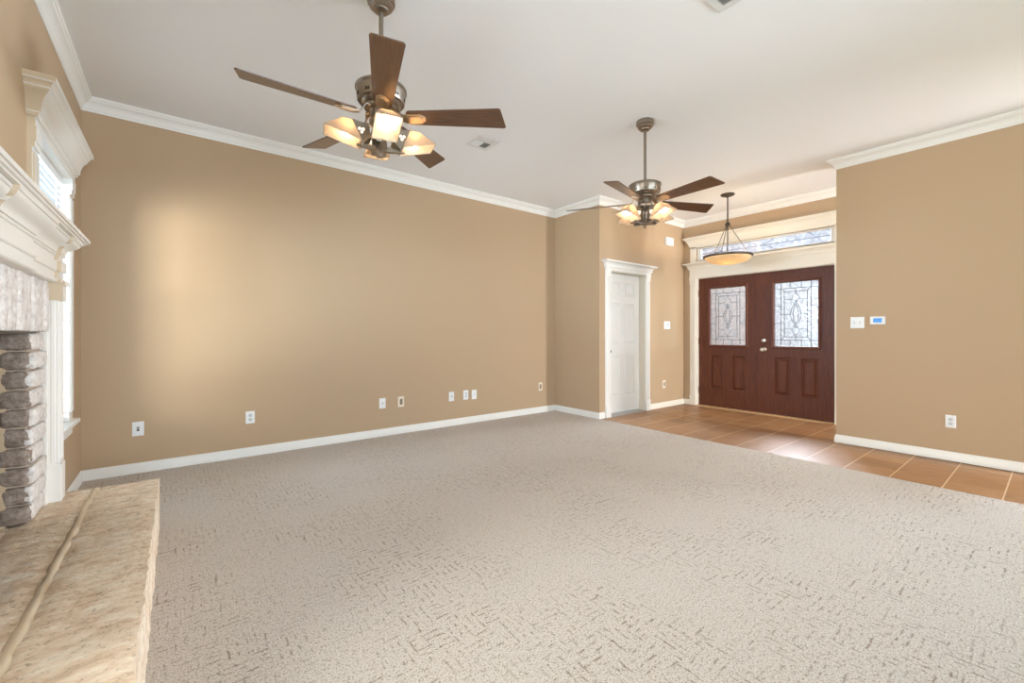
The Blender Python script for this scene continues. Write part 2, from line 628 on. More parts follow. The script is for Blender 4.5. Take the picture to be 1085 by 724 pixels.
bm = BM()
panel_grid(bm, YB - T, YF + T, 0, ZC, [(WIN_Y[0], WIN_Y[1], *WIN_Z), (*WIN2_Y, *WIN_Z), FIRE], XL - T, XL, wall_x(0, 0))
struct('wall_left', bm, 'wall')
bm = BM()
panel_grid(bm, XL, XJ, 0, ZC, [], YF, YF + T, wall_y())
struct('wall_far', bm, 'wall')
bm = BM()
panel_grid(bm, YP + T, YF + T, 0, ZC, [], XJ, XJ + T, wall_x(0, 0))
struct('wall_jog', bm, 'wall')
PD = (4.71, 5.53, 0.0, 2.03)              # opening of the white door
bm = BM()
panel_grid(bm, XJ, XE, 0, ZC, [PD], YP, YP + T, wall_y())
struct('wall_foyer', bm, 'wall')
DD = (1.775, 3.63, 0.0, 2.045)            # double door opening
TR = (1.775, 3.63, 2.325, 2.535)          # transom opening
bm = BM()
panel_grid(bm, YB - T, YP + T, 0, ZC, [DD, TR, (-2.5, -0.35, 0.05, 2.45)], XE, XE + T, wall_x(0, 0))  # last hole: unseen, added to pass the next-room lamps
struct('wall_entry', bm, 'wall')
bm = BM()
panel_grid(bm, XR + T, XE, 0, ZC, [(XR + T + 0.03, 6.18, 0.05, 2.45)], YB - T, YB, wall_y())
struct('wall_hall', bm, 'wall')
bm = BM()
panel_grid(bm, YB, YR, 0, ZC, [(-2.5, -0.35, 0, 2.45)], XR, XR + T, wall_x(0, 0))  # unseen opening, added to let the next-room lamps in
struct('wall_right', bm, 'wall')
RW = [(-0.35, 2.15, 0.25, 2.55), (2.6, 5.2, 0.05, 2.55)]
bm = BM()
panel_grid(bm, XL, XR + T, 0, ZC, [(a, b_, c, d) for a, b_, c, d in RW], YB - T, YB, wall_y())
struct('wall_rear', bm, 'wall')

bm = BM()
box(bm, XL - T, XE + T, YB - T, YF + T, ZC, ZC + 0.12)
struct('ceiling', bm, 'ceiling')
bm = BM()
pts = [(XL, YB), (4.5, YB), (4.5, YP - 0.02), (4.5, YP), (XJ, YP), (XJ, YF), (XL, YF)]
prism(bm, [(x, y, -0.08) for x, y in pts], (0, 0, 0.08))
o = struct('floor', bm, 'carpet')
bm = BM()
prism(bm, [(4.5, YB, -0.08), (XE + T + 0.02, YB, -0.08), (XE + T + 0.02, YP, -0.08), (4.5, YP, -0.08)], (0, 0, 0.075))
struct('floor_tile', bm, 'tile')
bm = BM()
box(bm, 4.6, 5.7, YP, YP + 1.6, -0.08, -0.005)
struct('floor_closet', bm, 'concrete')

# interior outline, travelled so that the room is on the right
OUT = [(XL, YB), (XL, YF), (XJ, YF), (XJ, YP), (XE, YP), (XE, YB), (XR + T, YB), (XR + T, YR), (XR, YR), (XR, YB)]
crown = [(0, 2.898), (0.006, 2.898), (0.009, 2.908), (0.014, 2.914), (0.018, 2.930), (0.028, 2.950), (0.044, 2.964),
         (0.054, 2.969), (0.058, 2.979), (0.066, 2.984), (0.068, 3.0), (0, 3.0)]
bm = BM()
sweep(bm, crown, OUT, closed=True)
struct('trim_2', bm, 'trim', smooth=35)
base = [(0, 0), (0.015, 0), (0.015, 0.052), (0.012, 0.058), (0.012, 0.066), (0.008, 0.074), (0.004, 0.083), (0, 0.083)]
for nm, path, mt in (('baseboard_left', [(XL, 3.205), (XL, YF)], 'trim'),
                     ('baseboard_far', [(XL + 0.0, YF), (XJ, YF)], 'trim'),
                     ('baseboard_jog', [(XJ, YF), (XJ, YP), (4.60, YP)], 'trim'),
                     ('baseboard_foyer', [(5.635, YP), (XE, YP), (XE, 3.735)], 'cream'),
                     ('baseboard_right', [(XE, 1.66), (XE, -0.35)], 'trim'),
                     ('baseboard_hall', [(XR + T, -0.35), (XR + T, YR), (XR, YR), (XR, -0.35)], 'trim'),
                     ('baseboard_rear', [(XL, YB), (XL, 1.1)], 'trim')):
    bm = BM()
    sweep(bm, base, path)
    struct(nm, bm, mt, smooth=35)


# ------------------------------------------------------------------ windows beside the fireplace
def side_window(idx, y0, y1):
    w = empty('window_%d' % idx, (XL, (y0 + y1) / 2, 0), 0, 'structure')
    hw = (y1 - y0) / 2
    z0, z1 = WIN_Z
    # sash frame set back in the opening
    bm = BM()
    panel_grid(bm, -hw, hw, z0, z1, [(-hw + 0.045, hw - 0.045, z0 + 0.05, (z0 + z1) / 2 - 0.02), (-hw + 0.045, hw - 0.045, (z0 + z1) / 2 + 0.02, z1 - 0.05)], -0.13, -0.085, wall_x(0, 0))
    mesh_obj('window_frame', bm, 'trim', w, bevel=0.004)
    mesh_obj('window_pane', bx(-0.112, -0.106, -hw + 0.04, hw - 0.04, z0 + 0.04, z1 - 0.04), 'pane', w)
    # fluted casings, with cap blocks
    for s in (-1, 1):
        bm = BM()
        c0 = hw if s > 0 else -hw - 0.115
        box(bm, 0, 0.018, c0, c0 + 0.115, z0 - 0.0, z1 - 0.02)
        for k in range(4):
            yy = c0 + 0.012 + k * 0.025
            box(bm, 0.0, 0.026, yy, yy + 0.016, z0 + 0.06, z1 - 0.13)
        cs = mesh_obj('casing', bm, 'trim', w)
        if s < 0:
            paint_returns(cs, 'return')
        bm = BM()
        box(bm, 0, 0.034, c0 - 0.004, c0 + 0.119, z1 - 0.075, z1 - 0.0)
        box(bm, 0, 0.028, c0 - 0.001, c0 + 0.116, z1 - 0.105, z1 - 0.075)
        cs = mesh_obj('cap_block', bm, 'trim', w)
        if s < 0:
            paint_returns(cs, 'return')
    H = hw + 0.118
    bm = BM()
    box(bm, 0, 0.03, -H, H, z1 - 0.0, z1 + 0.09)
    paint_returns(mesh_obj('header_board', bm, 'trim', w), 'return')
    prof = [(0, z1 + 0.045), (0.010, z1 + 0.045), (0.016, z1 + 0.052), (0.016, z1 + 0.066), (0.026, z1 + 0.070), (0.026, z1 + 0.086), (0.030, z1 + 0.110), (0.037, z1 + 0.134), (0.048, z1 + 0.156),
            (0.060, z1 + 0.172), (0.060, z1 + 0.182), (0.066, z1 + 0.186), (0.070, z1 + 0.200), (0.078, z1 + 0.210), (0.087, z1 + 0.214), (0.087, z1 + 0.240), (0, z1 + 0.240)]
    bm = BM()
    sweep(bm, prof, [(0, -H + 0.003), (0.028, -H + 0.003), (0.028, H - 0.003), (0, H - 0.003)])
    box(bm, 0, 0.028, -H + 0.003, H - 0.003, z1 + 0.045, z1 + 0.24)
    paint_returns(mesh_obj('header_crown', bm, 'trim', w, smooth=14), 'return')
    bm = BM()
    q = hw + 0.14
    prism(bm, [(-0.085, -hw, z0 - 0.028), (0, -hw, z0 - 0.028), (0, -q, z0 - 0.028), (0.055, -q, z0 - 0.028), (0.055, q, z0 - 0.028), (0, q, z0 - 0.028), (0, hw, z0 - 0.028), (-0.085, hw, z0 - 0.028)], (0, 0, 0.028))
    mesh_obj('sill', bm, 'trim', w, bevel=0.006)
    bm = BM()
    box(bm, 0, 0.018, -hw - 0.115, hw + 0.115, z0 - 0.10, z0 - 0.05)
    box(bm, 0, 0.026, -hw - 0.117, hw + 0.117, z0 - 0.051, z0 - 0.028)
    mesh_obj('apron', bm, 'trim', w, bevel=0.003)
    bm = BM()
    t = 0.004
    box(bm, -0.085, 0.0, -hw, -hw + t, z0, z1)
    box(bm, -0.085, 0.0, hw - t, hw, z0, z1)
    box(bm, -0.085, 0.0, -hw, hw, z1 - t, z1)
    mesh_obj('jamb_liner', bm, 'trim', w)
    return w


def blind(y0, y1, label):
    hw = (y1 - y0) / 2 - 0.012
    z0, z1 = WIN_Z
    r = empty('window_blind', (XL - 0.042, (y0 + y1) / 2, z0), 0, None, label, 'window blind')
    h = z1 - z0 - 0.008
    mesh_obj('headrail', bx(-0.028, 0.028, -hw, hw, h - 0.045, h), 'blind', r, bevel=0.003)
    bm = BM()
    n = 38
    pitch = (h - 0.075) / n
    a = math.radians(6)
    dx, dz = 0.025 * math.cos(a), 0.025 * math.sin(a)
    for k in range(n):
        z = 0.035 + k * pitch
        prism(bm, [(-dx, -hw, z - dz), (dx, -hw, z + dz), (dx, -hw, z + dz + 0.0028), (-dx, -hw, z - dz + 0.0028)], (0, 2 * hw, 0))
    mesh_obj('slats', bm, 'slat', r)
    mesh_obj('bottom_rail', bx(-0.026, 0.026, -hw, hw, 0.004, 0.022), 'blind', r, bevel=0.003)
    for yy in (-hw * 0.6, hw * 0.6):
        bm = BM()
        tube(bm, [(0.0265, yy, 0.01), (0.0265, yy, h - 0.04)], 0.0012, 6)
        mesh_obj('ladder_cord', bm, 'blind', r)
    return r


side_window(1, *WIN_Y)
blind(*WIN_Y, 'white slatted blind in the window between fireplace and far corner')
side_window(2, *WIN2_Y)

# unseen windows in the rear wall, added to let daylight in
for i, (a, b_, c, d) in enumerate(RW):
    w = empty('window_%d' % (i + 3), ((a + b_) / 2, YB, 0), 0, 'structure')
    hw = (b_ - a) / 2
    bm = BM()
    panel_grid(bm, -hw, hw, c, d, [(-hw + 0.06, -0.03, c + 0.06, d - 0.06), (0.03, hw - 0.06, c + 0.06, d - 0.06)], -0.12, -0.06, wall_y())
    mesh_obj('window_frame', bm, 'trim', w, bevel=0.004)
    mesh_obj('window_pane', bx(-hw + 0.05, hw - 0.05, -0.093, -0.087, c + 0.05, d - 0.05), 'pane', w)
    bm = BM()
    panel_grid(bm, -hw - 0.09, hw + 0.09, c - 0.04 if c > 0.2 else 0.0, d + 0.09, [(-hw, hw, c, d)], 0.0, 0.02, wall_y())
    mesh_obj('casing', bm, 'trim', w, bevel=0.003)

# ------------------------------------------------------------------ fireplace
HT = 0.17
FK = 0.8673                               # drawing units of the fireplace -> metres
XFP = XL * FK                             # plane of the brick face, 8 cm in front of the wall


def fmesh(name, bm, mat, parent=None, **kw):
    for v in bm.verts:
        v.co = Vector((v.co.x * FK, v.co.y * FK, 1.15 + FK * (v.co.z - 1.15)))
    return mesh_obj(name, bm, mat, parent, **kw)


fp = empty('fireplace', (XFP, 2.385, 0), 0, None, 'limewashed brick fireplace with a cream mantel and low tan stone hearth', 'fireplace')


def rough_block(bm, lo, hi, cuts=(3, 3, 3), rnd=0.012, jit=0.004, seed=0):
    """a hand-moulded brick: rounded, slightly lumpy box"""
    rg = random.Random(seed)
    b2 = bmesh.new()
    bmesh.ops.create_cube(b2, size=1.0)
    bmesh.ops.subdivide_edges(b2, edges=b2.edges[:], cuts=4, use_grid_fill=True)
    c = [(lo[i] + hi[i]) / 2 for i in range(3)]
    s = [(hi[i] - lo[i]) for i in range(3)]
    off = {}
    for v in b2.verts:
        p = [v.co[i] * s[i] for i in range(3)]
        q = []
        for i in range(3):
            lim = s[i] / 2 - rnd
            q.append(max(-lim, min(lim, p[i])))
        d = Vector([p[i] - q[i] for i in range(3)])
        if d.length > 1e-6:
            d = d.normalized() * rnd
        n = Vector((rg.uniform(-1, 1), rg.uniform(-1, 1), rg.uniform(-1, 1))) * jit
        v.co = Vector(c) + Vector(q) + d + n
    me = bpy.data.meshes.new('tmp')
    b2.to_mesh(me)
    b2.free()
    bm.from_mesh(me)
    bpy.data.meshes.remove(me)


# local frame of the fireplace: x out of the wall, y along it (0 = centre line), z up
JY = 3.275 - 2.75
NC = 10
ch = (1.16 - HT) / NC
sd = 1
for s in (-1, 1):
    bm = BM()
    for k in range(NC):
        z0 = HT + k * ch
        a, b_ = (JY, JY + 0.298) if s > 0 else (-JY - 0.298, -JY)
        rough_block(bm, (-0.04, a, z0 + 0.004), (0.006 + 0.006 * ((k * 7) % 3 - 1), b_, z0 + ch - 0.004), rnd=0.018, jit=0.003, seed=sd)
        sd += 1
    fmesh('brick_surround', bm, 'limewash', fp, smooth=60)
bm = BM()
ns = 20
span = 2 * (JY + 0.298)
for k in range(ns):
    a = -JY - 0.298 + k * span / ns
    rough_block(bm, (-0.06, a + 0.003, 1.163), (0.012 + 0.004 * ((k * 5) % 3 - 1), a + span / ns - 0.003, 1.462), rnd=0.015, jit=0.003, seed=200 + k)
fmesh('soldier_course', bm, 'limewash', fp, smooth=60)
# raw brick returns of the opening
for s in (-1, 1):
    bm = BM()
    for k in range(NC):
        z0 = HT + k * ch
        a, b_ = (JY - 0.006 + 0.004 * ((k * 5) % 3 - 1), JY + 0.09) if s > 0 else (-JY - 0.09, -JY + 0.006)
        rough_block(bm, (-0.118, a, z0 + 0.004), (-0.004, b_, z0 + ch - 0.004), rnd=0.018, jit=0.003, seed=400 + sd)
        sd += 1
    fmesh('jamb_bricks', bm, 'brick', fp, smooth=60)
bm = BM()
for s in (-1, 1):
    a, b_ = (JY + 0.020, JY + 0.285) if s > 0 else (-JY - 0.285, -JY - 0.020)
    box(bm, -0.11, -0.020, a, b_, HT, 1.17)
box(bm, -0.10, -0.004, -JY - 0.29, JY + 0.29, 1.165, 1.46)
fmesh('mortar_bed', bm, 'mortar', fp)
fmesh('lintel', bx(-0.10, 0.004, -JY - 0.08, JY + 0.08, 1.152, 1.163), 'black', fp)
bm = BM()
# firebox: back, splayed cheeks, throat, floor
fb = [(-0.118, JY), (-0.55, JY - 0.16), (-0.55, -JY + 0.16), (-0.118, -JY)]
fo = [(-0.118, JY + 0.10), (-0.62, JY + 0.0), (-0.62, -JY), (-0.118, -JY - 0.10)]
loft(bm, [[(x, y, HT - 0.02) for x, y in fb + fo[::-1]], [(x, y, 1.30) for x, y in fb + fo[::-1]]])
box(bm, -0.62, -0.10, -JY - 0.1, JY + 0.1, 1.30, 1.36)
fmesh('firebox', bm, 'soot', fp)

# hearth: two rows of stone slabs with a raised mortar seam, lightly uneven
def slab(x0, x1, y0, y1, z0, z1, nx, ny, seed, amp=0.004):
    rg = random.Random(seed)
    bm = BM()
    top = {}
    for i in range(nx + 1):
        for j in range(ny + 1):
            e = (i in (0, nx)) or (j in (0, ny))
            x = x0 + (x1 - x0) * i / nx
            y = y0 + (y1 - y0) * j / ny
            if i == nx:
                x += rg.uniform(-0.006, 0.004)
            top[i, j] = bm.verts.new((x, y, z1 + rg.uniform(-amp, amp) - (0.006 if e else 0)))
    for i in range(nx):
        for j in range(ny):
            bm.faces.new((top[i, j], top[i + 1, j], top[i + 1, j + 1], top[i, j + 1]))
    edge = [(i, 0) for i in range(nx + 1)] + [(nx, j) for j in range(1, ny + 1)] + [(i, ny) for i in range(nx - 1, -1, -1)] + [(0, j) for j in range(ny - 1, 0, -1)]
    bot = [bm.verts.new((top[e].co.x, top[e].co.y, z0)) for e in edge]
    n = len(edge)
    for k in range(n):
        bm.faces.new((top[edge[k]], top[edge[(k + 1) % n]], bot[(k + 1) % n], bot[k]))
    bm.faces.new(bot)
    return bm


HX = -0.097 + 0.595                     # front edge, measured from the wall
SX = HX - 0.315
HY0, HY1 = 1.20 - 2.75, 3.79 - 2.75
fmesh('hearth_slab', slab(SX + 0.012, HX, HY0, HY1, -0.176, HT, 8, 60, 5), 'hearth', fp, smooth=50)
fmesh('hearth_slab', slab(-0.085, SX - 0.012, HY0, HY1 + 0.02, -0.176, HT, 6, 60, 6), 'hearth', fp, smooth=50)
fmesh('firebox_floor', bx(-0.60, -0.08, -JY - 0.0, JY + 0.0, 0.05, HT - 0.003), 'hearth', fp)
bm = BM()
rg = random.Random(3)
pts = [(SX + rg.uniform(-0.005, 0.005), HY0 + 0.01 + (HY1 - HY0 - 0.02) * k / 40, HT - 0.022 + rg.uniform(-0.002, 0.002)) for k in range(41)]
tube(bm, pts, [0.024 + rg.uniform(-0.003, 0.003) for _ in pts], 8)
fmesh('mortar_seam', bm, 'seam', fp, smooth=60)

# wooden mantel, its body boxed out from the wall
bm = BM()
for s in (-1, 1):
    a, b_ = sorted((s * (JY + 0.30), s * 0.935))
    box(bm, -0.088, 0.004, a, b_, HT - 0.32, 1.47)
box(bm, -0.088, -0.03, -0.935, 0.935, 1.46, 1.70)
fmesh('mantel_body', bm, 'mantel', fp)
PW0, PW1 = 3.60 - 2.75, 3.69 - 2.75
for s in (-1, 1):
    bm = BM()
    a, b_ = (PW0, PW1) if s > 0 else (-PW1, -PW0)
    box(bm, 0, 0.050, a, b_, HT, 1.46)
    # edge beads running up the inner reveal and front
    for q in (a + 0.012, (a + b_) / 2, b_ - 0.012):
        box(bm, 0.0, 0.057, q - 0.008, q + 0.008, HT + 0.24, 1.34)
    i0, i1 = (a - 0.003, a + 0.01) if s > 0 else (b_ - 0.01, b_ + 0.003)
    box(bm, 0.016, 0.036, i0, i1, HT, 1.455)
    pl = fmesh('pilaster', bm, 'mantel', fp, bevel=0.003)
    bm = BM()
    box(bm, 0, 0.062, a - 0.004, b_ + 0.004, HT + 0.002, HT + 0.22)
    box(bm, 0, 0.057, a - 0.002, b_ + 0.002, HT + 0.22, HT + 0.24)
    fmesh('plinth', bm, 'mantel', pl, bevel=0.003)
    bm = BM()
    box(bm, 0, 0.066, a - 0.006, b_ + 0.006, 1.345, 1.432)
    box(bm, 0, 0.076, a - 0.012, b_ + 0.012, 1.432, 1.462)
    paint_returns(fmesh('capital', bm, 'mantel', pl), 'return')
ye = PW1


def fpath(p):
    """breakfront outline of the frieze, p = base projection"""
    q = p + 0.019
    c = 0.265
    return [(-0.088, -ye), (q, -ye), (q, -ye + 0.115), (p, -ye + 0.115), (p, -c), (q, -c), (q, c), (p, c), (p, ye - 0.115), (q, ye - 0.115), (q, ye), (-0.088, ye)]


bm = BM()
prism(bm, [(x, y, 1.448) for x, y in fpath(0.035)], (0, 0, 0.266))
for z0, z1, o_ in ((1.450, 1.473, 0.011), (1.513, 1.577, 0.011), (1.604, 1.6205, 0.009)):
    sweep(bm, [(-0.002, z0), (o_ * 0.6, z0), (o_, z0 + 0.006), (o_, z1 - 0.004), (o_ * 0.5, z1), (-0.002, z1)], fpath(0.035))
paint_returns(fmesh('frieze', bm, 'mantel', fp), 'return')
# cyma: hollow below, swelling out to a fillet under the shelf
cove = [(-0.002, 1.6215), (0.010, 1.6215), (0.011, 1.630)]
for k in range(11):
    t = k / 10
    cove.append((0.012 + 0.056 * (t - math.sin(2 * PI * t) / (2 * PI) * 0.75), 1.632 + 0.062 * t))
cove += [(0.074, 1.696), (0.074, 1.712), (-0.002, 1.712)]
bm = BM()
sweep(bm, cove, fpath(0.035))
paint_returns(fmesh('cove_molding', bm, 'mantel', fp, smooth=35), 'return')
SXF = 0.151
yt = 1.107
bm = BM()
sweep(bm, [(-0.04, 1.711), (-0.022, 1.711), (-0.020, 1.717), (-0.012, 1.720), (-0.008, 1.727), (0.0, 1.729), (0.001, 1.747), (-0.04, 1.747)],
      [(-0.09, -yt), (SXF, -yt), (SXF, yt), (-0.09, yt)])
box(bm, -0.09, SXF - 0.039, -yt + 0.039, yt - 0.039, 1.711, 1.747)
fmesh('mantel_shelf', bm, 'mantel', fp, smooth=30)


# ------------------------------------------------------------------ white six-panel door in the foyer
def raised_panel(bm, u0, u1, v0, v1, wf, fn, depth=0.009, inset=0.018, fld=0.030):
    """sloped moulding down to a recess and a raised field, facing -w; wf = face"""
    def ring(i, w):
        return [fn(u0 + i, v0 + i, w), fn(u1 - i, v0 + i, w), fn(u1 - i, v1 - i, w), fn(u0 + i, v1 - i, w)]
    loft(bm, [ring(0, wf), ring(inset * 0.35, wf + depth * 0.25), ring(inset * 0.5, wf + depth), ring(inset, wf + depth), ring(fld, wf + depth * 0.2), ring(fld + 0.003, wf + depth * 0.2)], False, True)


def wall_fixture_frame(name, loc, rotz, **kw):
    return empty(name, loc, rotz, **kw)


e = 0.105
d1 = empty('door_1', ((PD[0] + PD[1]) / 2, YP, 0), 0, 'structure')
lw = 0.405
fn = lambda u, v, w: (u, w, v)
cols = [(-lw + 0.115, -0.05), (0.05, lw - 0.115)]
rows = [(0.245, 0.845), (1.00, 1.60), (1.70, 1.90)]
holes = [(c[0], c[1], r[0], r[1]) for c in cols for r in rows]
bm = BM()
panel_grid(bm, -lw, lw, 0.022, 2.015, holes, e, e + 0.035, fn)
for h in holes:
    raised_panel(bm, *h, e, fn, 0.014, 0.024, 0.040)
leaf = mesh_obj('door_leaf', bm, 'door_white', d1)
bm = BM()
Mx = Matrix.Translation((-lw + 0.058, e, 0.905)) @ Matrix.Rotation(PI / 2, 4, 'X')
lathe(bm, [(0.032, 0), (0.032, 0.006), (0.012, 0.010), (0.011, 0.03), (0.024, 0.038), (0.029, 0.05), (0.024, 0.064), (0.008, 0.068)], 20, Mx)
mesh_obj('door_knob', bm, 'black', d1, smooth=50)
# jamb lining with a stop
bm = BM()
ow = (PD[1] - PD[0]) / 2
for s in (-1, 1):
    a, b_ = sorted((s * ow, s * (ow - 0.004)))
    box(bm, a, b_, 0.0, T, 0, 2.03)
    a, b_ = sorted((s * ow, s * (ow - 0.014)))
    box(bm, a, b_, e + 0.037, e + 0.05, 0, 2.03)
box(bm, -ow, ow, 0.0, T, 2.024, 2.03)
mesh_obj('jamb', bm, 'cream', d1)


def door_surround(parent, ow_l, ow_r, ztop, cw, mat, out, crown_z, crown_h, over, plinth=0.16):
    """casings left and right with plinth and cap blocks, frieze board, crown; local: x along wall, -y out"""
    for s, ow_ in ((-1, ow_l), (1, ow_r)):
        if ow_ is None:
            continue
        a, b_ = sorted((s * ow_, s * (ow_ + cw)))
        bm = BM()
        box(bm, a, b_, -0.016, 0, 0, ztop + 0.02)
        n = 3
        for k in range(n):
            c0 = a + 0.010 + k * (cw - 0.02) / n
            box(bm, c0 + 0.004, c0 + (cw - 0.02) / n - 0.004, -0.023, 0, plinth, ztop - 0.10)
        mesh_obj('casing', bm, mat, parent, bevel=0.003)
        mesh_obj('plinth', bx(a - 0.003, b_ + 0.003, -0.028, 0, 0, plinth), mat, parent, bevel=0.004)
        bm = BM()
        box(bm, a - 0.004, b_ + 0.004, -0.032, 0, ztop - 0.03, ztop + 0.02)
        box(bm, a - 0.002, b_ + 0.002, -0.027, 0, ztop - 0.085, ztop - 0.03)
        mesh_obj('cap_block', bm, mat, parent, bevel=0.003)
    xa = -(ow_l + cw) if ow_l is not None else -2
    xb = ow_r + cw
    mesh_obj('header_board', bx(xa, xb, -0.024, 0, ztop, crown_z + crown_h), mat, parent, bevel=0.002)
    h = crown_h
    prof = [(0, crown_z), (0.010, crown_z), (0.012, crown_z + 0.1 * h), (0.02, crown_z + 0.18 * h), (0.02, crown_z + 0.3 * h)]
    for k in range(6):
        a = k / 5 * PI / 2
        prof.append((0.022 + (over - 0.040) * (1 - math.cos(a)), crown_z + (0.3 + 0.45 * math.sin(a)) * h))
    prof += [(over - 0.008, crown_z + 0.78 * h), (over, crown_z + 0.84 * h), (over, crown_z + h), (0, crown_z + h)]
    bm = BM()
    # travel so that 'right' is outwards (-y): from x- to x+ along -y face means right = -y
    sweep(bm, prof, [(xa, 0), (xa, -0.024), (xb, -0.024), (xb, 0)])
    mesh_obj('header_crown', bm, mat, parent, smooth=30)


door_surround(d1, ow, ow, 2.03, 0.10, 'trim', 0, 2.055, 0.105, 0.075)

# ------------------------------------------------------------------ double entry doors with leaded glass
ENT = (XE, 2.7, 0)
RE = -PI / 2                          # local x -> -Y, local -y -> -X (into the room)


def entry_leaf(idx, u0, u1, knob_side):
    """u: local x along the wall; leaf face 6 cm behind the wall face"""
    d = empty('door_%d' % idx, ENT, RE, 'structure')
    w0 = 0.06
    fn = lambda u, v, w: (u, w, v)
    g = (u0 + 0.192, u1 - 0.192)
    gz = (0.978, 1.868)
    pc = (u0 + u1) / 2
    pan = [(g[0], pc - 0.065, 0.29, 0.82), (pc + 0.065, g[1], 0.29, 0.82)]
    bm = BM()
    panel_grid(bm, u0, u1, 0.012, 2.035, [(*g, *gz)] + pan, w0, w0 + 0.044, fn)
    for h in pan:
        raised_panel(bm, *h, w0, fn, 0.016, 0.026, 0.050)
        # back of the panel
        loft(bm, [[(h[0], w0 + 0.03, h[2]), (h[1], w0 + 0.03, h[2]), (h[1], w0 + 0.03, h[3]), (h[0], w0 + 0.03, h[3])],
                  [(h[0], w0 + 0.044, h[2]), (h[1], w0 + 0.044, h[2]), (h[1], w0 + 0.044, h[3]), (h[0], w0 + 0.044, h[3])]])
    lf = mesh_obj('door_leaf', bm, 'mahogany', d)
    # moulded glazing frame
    bm = BM()
    x0, x1, z0, z1 = g[0], g[1], gz[0], gz[1]

    def ring(i, w):
        return [(x0 + i, w, z0 + i), (x1 - i, w, z0 + i), (x1 - i, w, z1 - i), (x0 + i, w, z1 - i)]
    loft(bm, [ring(-0.034, w0), ring(-0.034, w0 - 0.008), ring(-0.026, w0 - 0.016), ring(-0.010, w0 - 0.014), ring(0.0, w0 - 0.004), ring(0.002, w0 + 0.018), ring(0.002, w0 + 0.044)], False, False)
    mesh_obj('glazing_frame', bm, 'mahogany', d, smooth=40)
    mesh_obj('leaded_glass', bx(x0 - 0.002, x1 + 0.002, w0 + 0.016, w0 + 0.022, z0 - 0.002, z1 + 0.002), 'art_glass', d)
    # lead cames
    bm = BM()
    cx, cz = (x0 + x1) / 2, (z0 + z1) / 2
    hw, hh = (x1 - x0) / 2, (z1 - z0) / 2
    yy = w0 + 0.014

    def ln(p, r=0.0032):
        tube(bm, [(cx + a, yy, cz + b_) for a, b_ in p], r, 6)
    A, B = hw - 0.085, hh - 0.085
    A2, B2 = A - 0.042, B - 0.045
    for a, b_ in ((A, B), (A2, B2)):
        ln([(-a, -b_), (a, -b_)])
        ln([(-a, b_), (a, b_)])
        ln([(-a, -b_), (-a, b_)])
        ln([(a, -b_), (a, b_)])
    for sx in (-1, 1):
        for sz in (-1, 1):
            ln([(sx * A2, sz * B2), (sx * A, sz * B)])
            ln([(sx * A, sz * B), (sx * hw, sz * B)])
            ln([(sx * A, sz * B), (sx * A, sz * hh)])
            ln([(sx * 0.068, sz * B), (sx * 0.068, sz * hh)])
            ln([(sx * A, sz * 0.115), (sx * hw, sz * 0.115)])
            ln([(sx * 0.055, sz * 0.205), (sx * A2, sz * 0.205)], 0.0026)
        ln([(sx * 0.062, 0), (sx * A, 0)])
        # lens and outer band
        for amp, top in ((0.034, 0.135), (0.062, 0.165)):
            ln([(sx * amp * math.cos(t * PI / 2), top * t) for t in [k / 8 for k in range(-8, 9)]])
        # crossing loops and diamonds above and below
        for sz in (-1, 1):
            ln([(0, sz * 0.135), (sx * 0.030, sz * 0.162), (0, sz * 0.19)])
            ln([(0, sz * 0.165), (sx * 0.052, sz * 0.215), (0, sz * 0.305)])
    for sz in (-1, 1):
        ln([(0, sz * 0.305), (0, sz * B)])
    mesh_obj('lead_cames', bm, 'lead', d)
    # hardware
    hx = u0 if knob_side > 0 else u1
    for hz in (0.25, 1.03, 1.80):
        bm = BM()
        tube(bm, [(hx, w0 - 0.006, hz - 0.055), (hx, w0 - 0.006, hz + 0.055)], 0.0085, 10)
        box(bm, hx - 0.012, hx + 0.012, w0 - 0.003, w0 + 0.006, hz - 0.05, hz + 0.05)
        mesh_obj('hinge', bm, 'hinge', d)
    return d, w0


dl, w0 = entry_leaf(2, -0.918, -0.002, 1)
dr, w0 = entry_leaf(3, 0.002, 0.918, -1)
# astragal on the still leaf
mesh_obj('astragal', bx(-0.020, 0.014, w0 - 0.010, w0 + 0.002, 0.014, 2.03), 'mahogany', dl, bevel=0.003)
kx = 0.062
bm = BM()
Mx = Matrix.Translation((kx, w0, 0.925)) @ Matrix.Rotation(PI / 2, 4, 'X')
lathe(bm, [(0.034, 0), (0.034, 0.006), (0.028, 0.011), (0.013, 0.014), (0.012, 0.032), (0.024, 0.040), (0.031, 0.054), (0.029, 0.066), (0.014, 0.074), (0.001, 0.075)], 24, Mx)
mesh_obj('door_knob', bm, 'satin', dr, smooth=50)
bm = BM()
Mx = Matrix.Translation((kx, w0, 1.055)) @ Matrix.Rotation(PI / 2, 4, 'X')
lathe(bm, [(0.033, 0), (0.033, 0.008), (0.026, 0.018), (0.020, 0.02), (0.001, 0.021)], 24, Mx)
box(bm, kx - 0.005, kx + 0.005, w0 - 0.036, w0 - 0.018, 1.041, 1.069)
mesh_obj('deadbolt', bm, 'satin', dr, smooth=50)

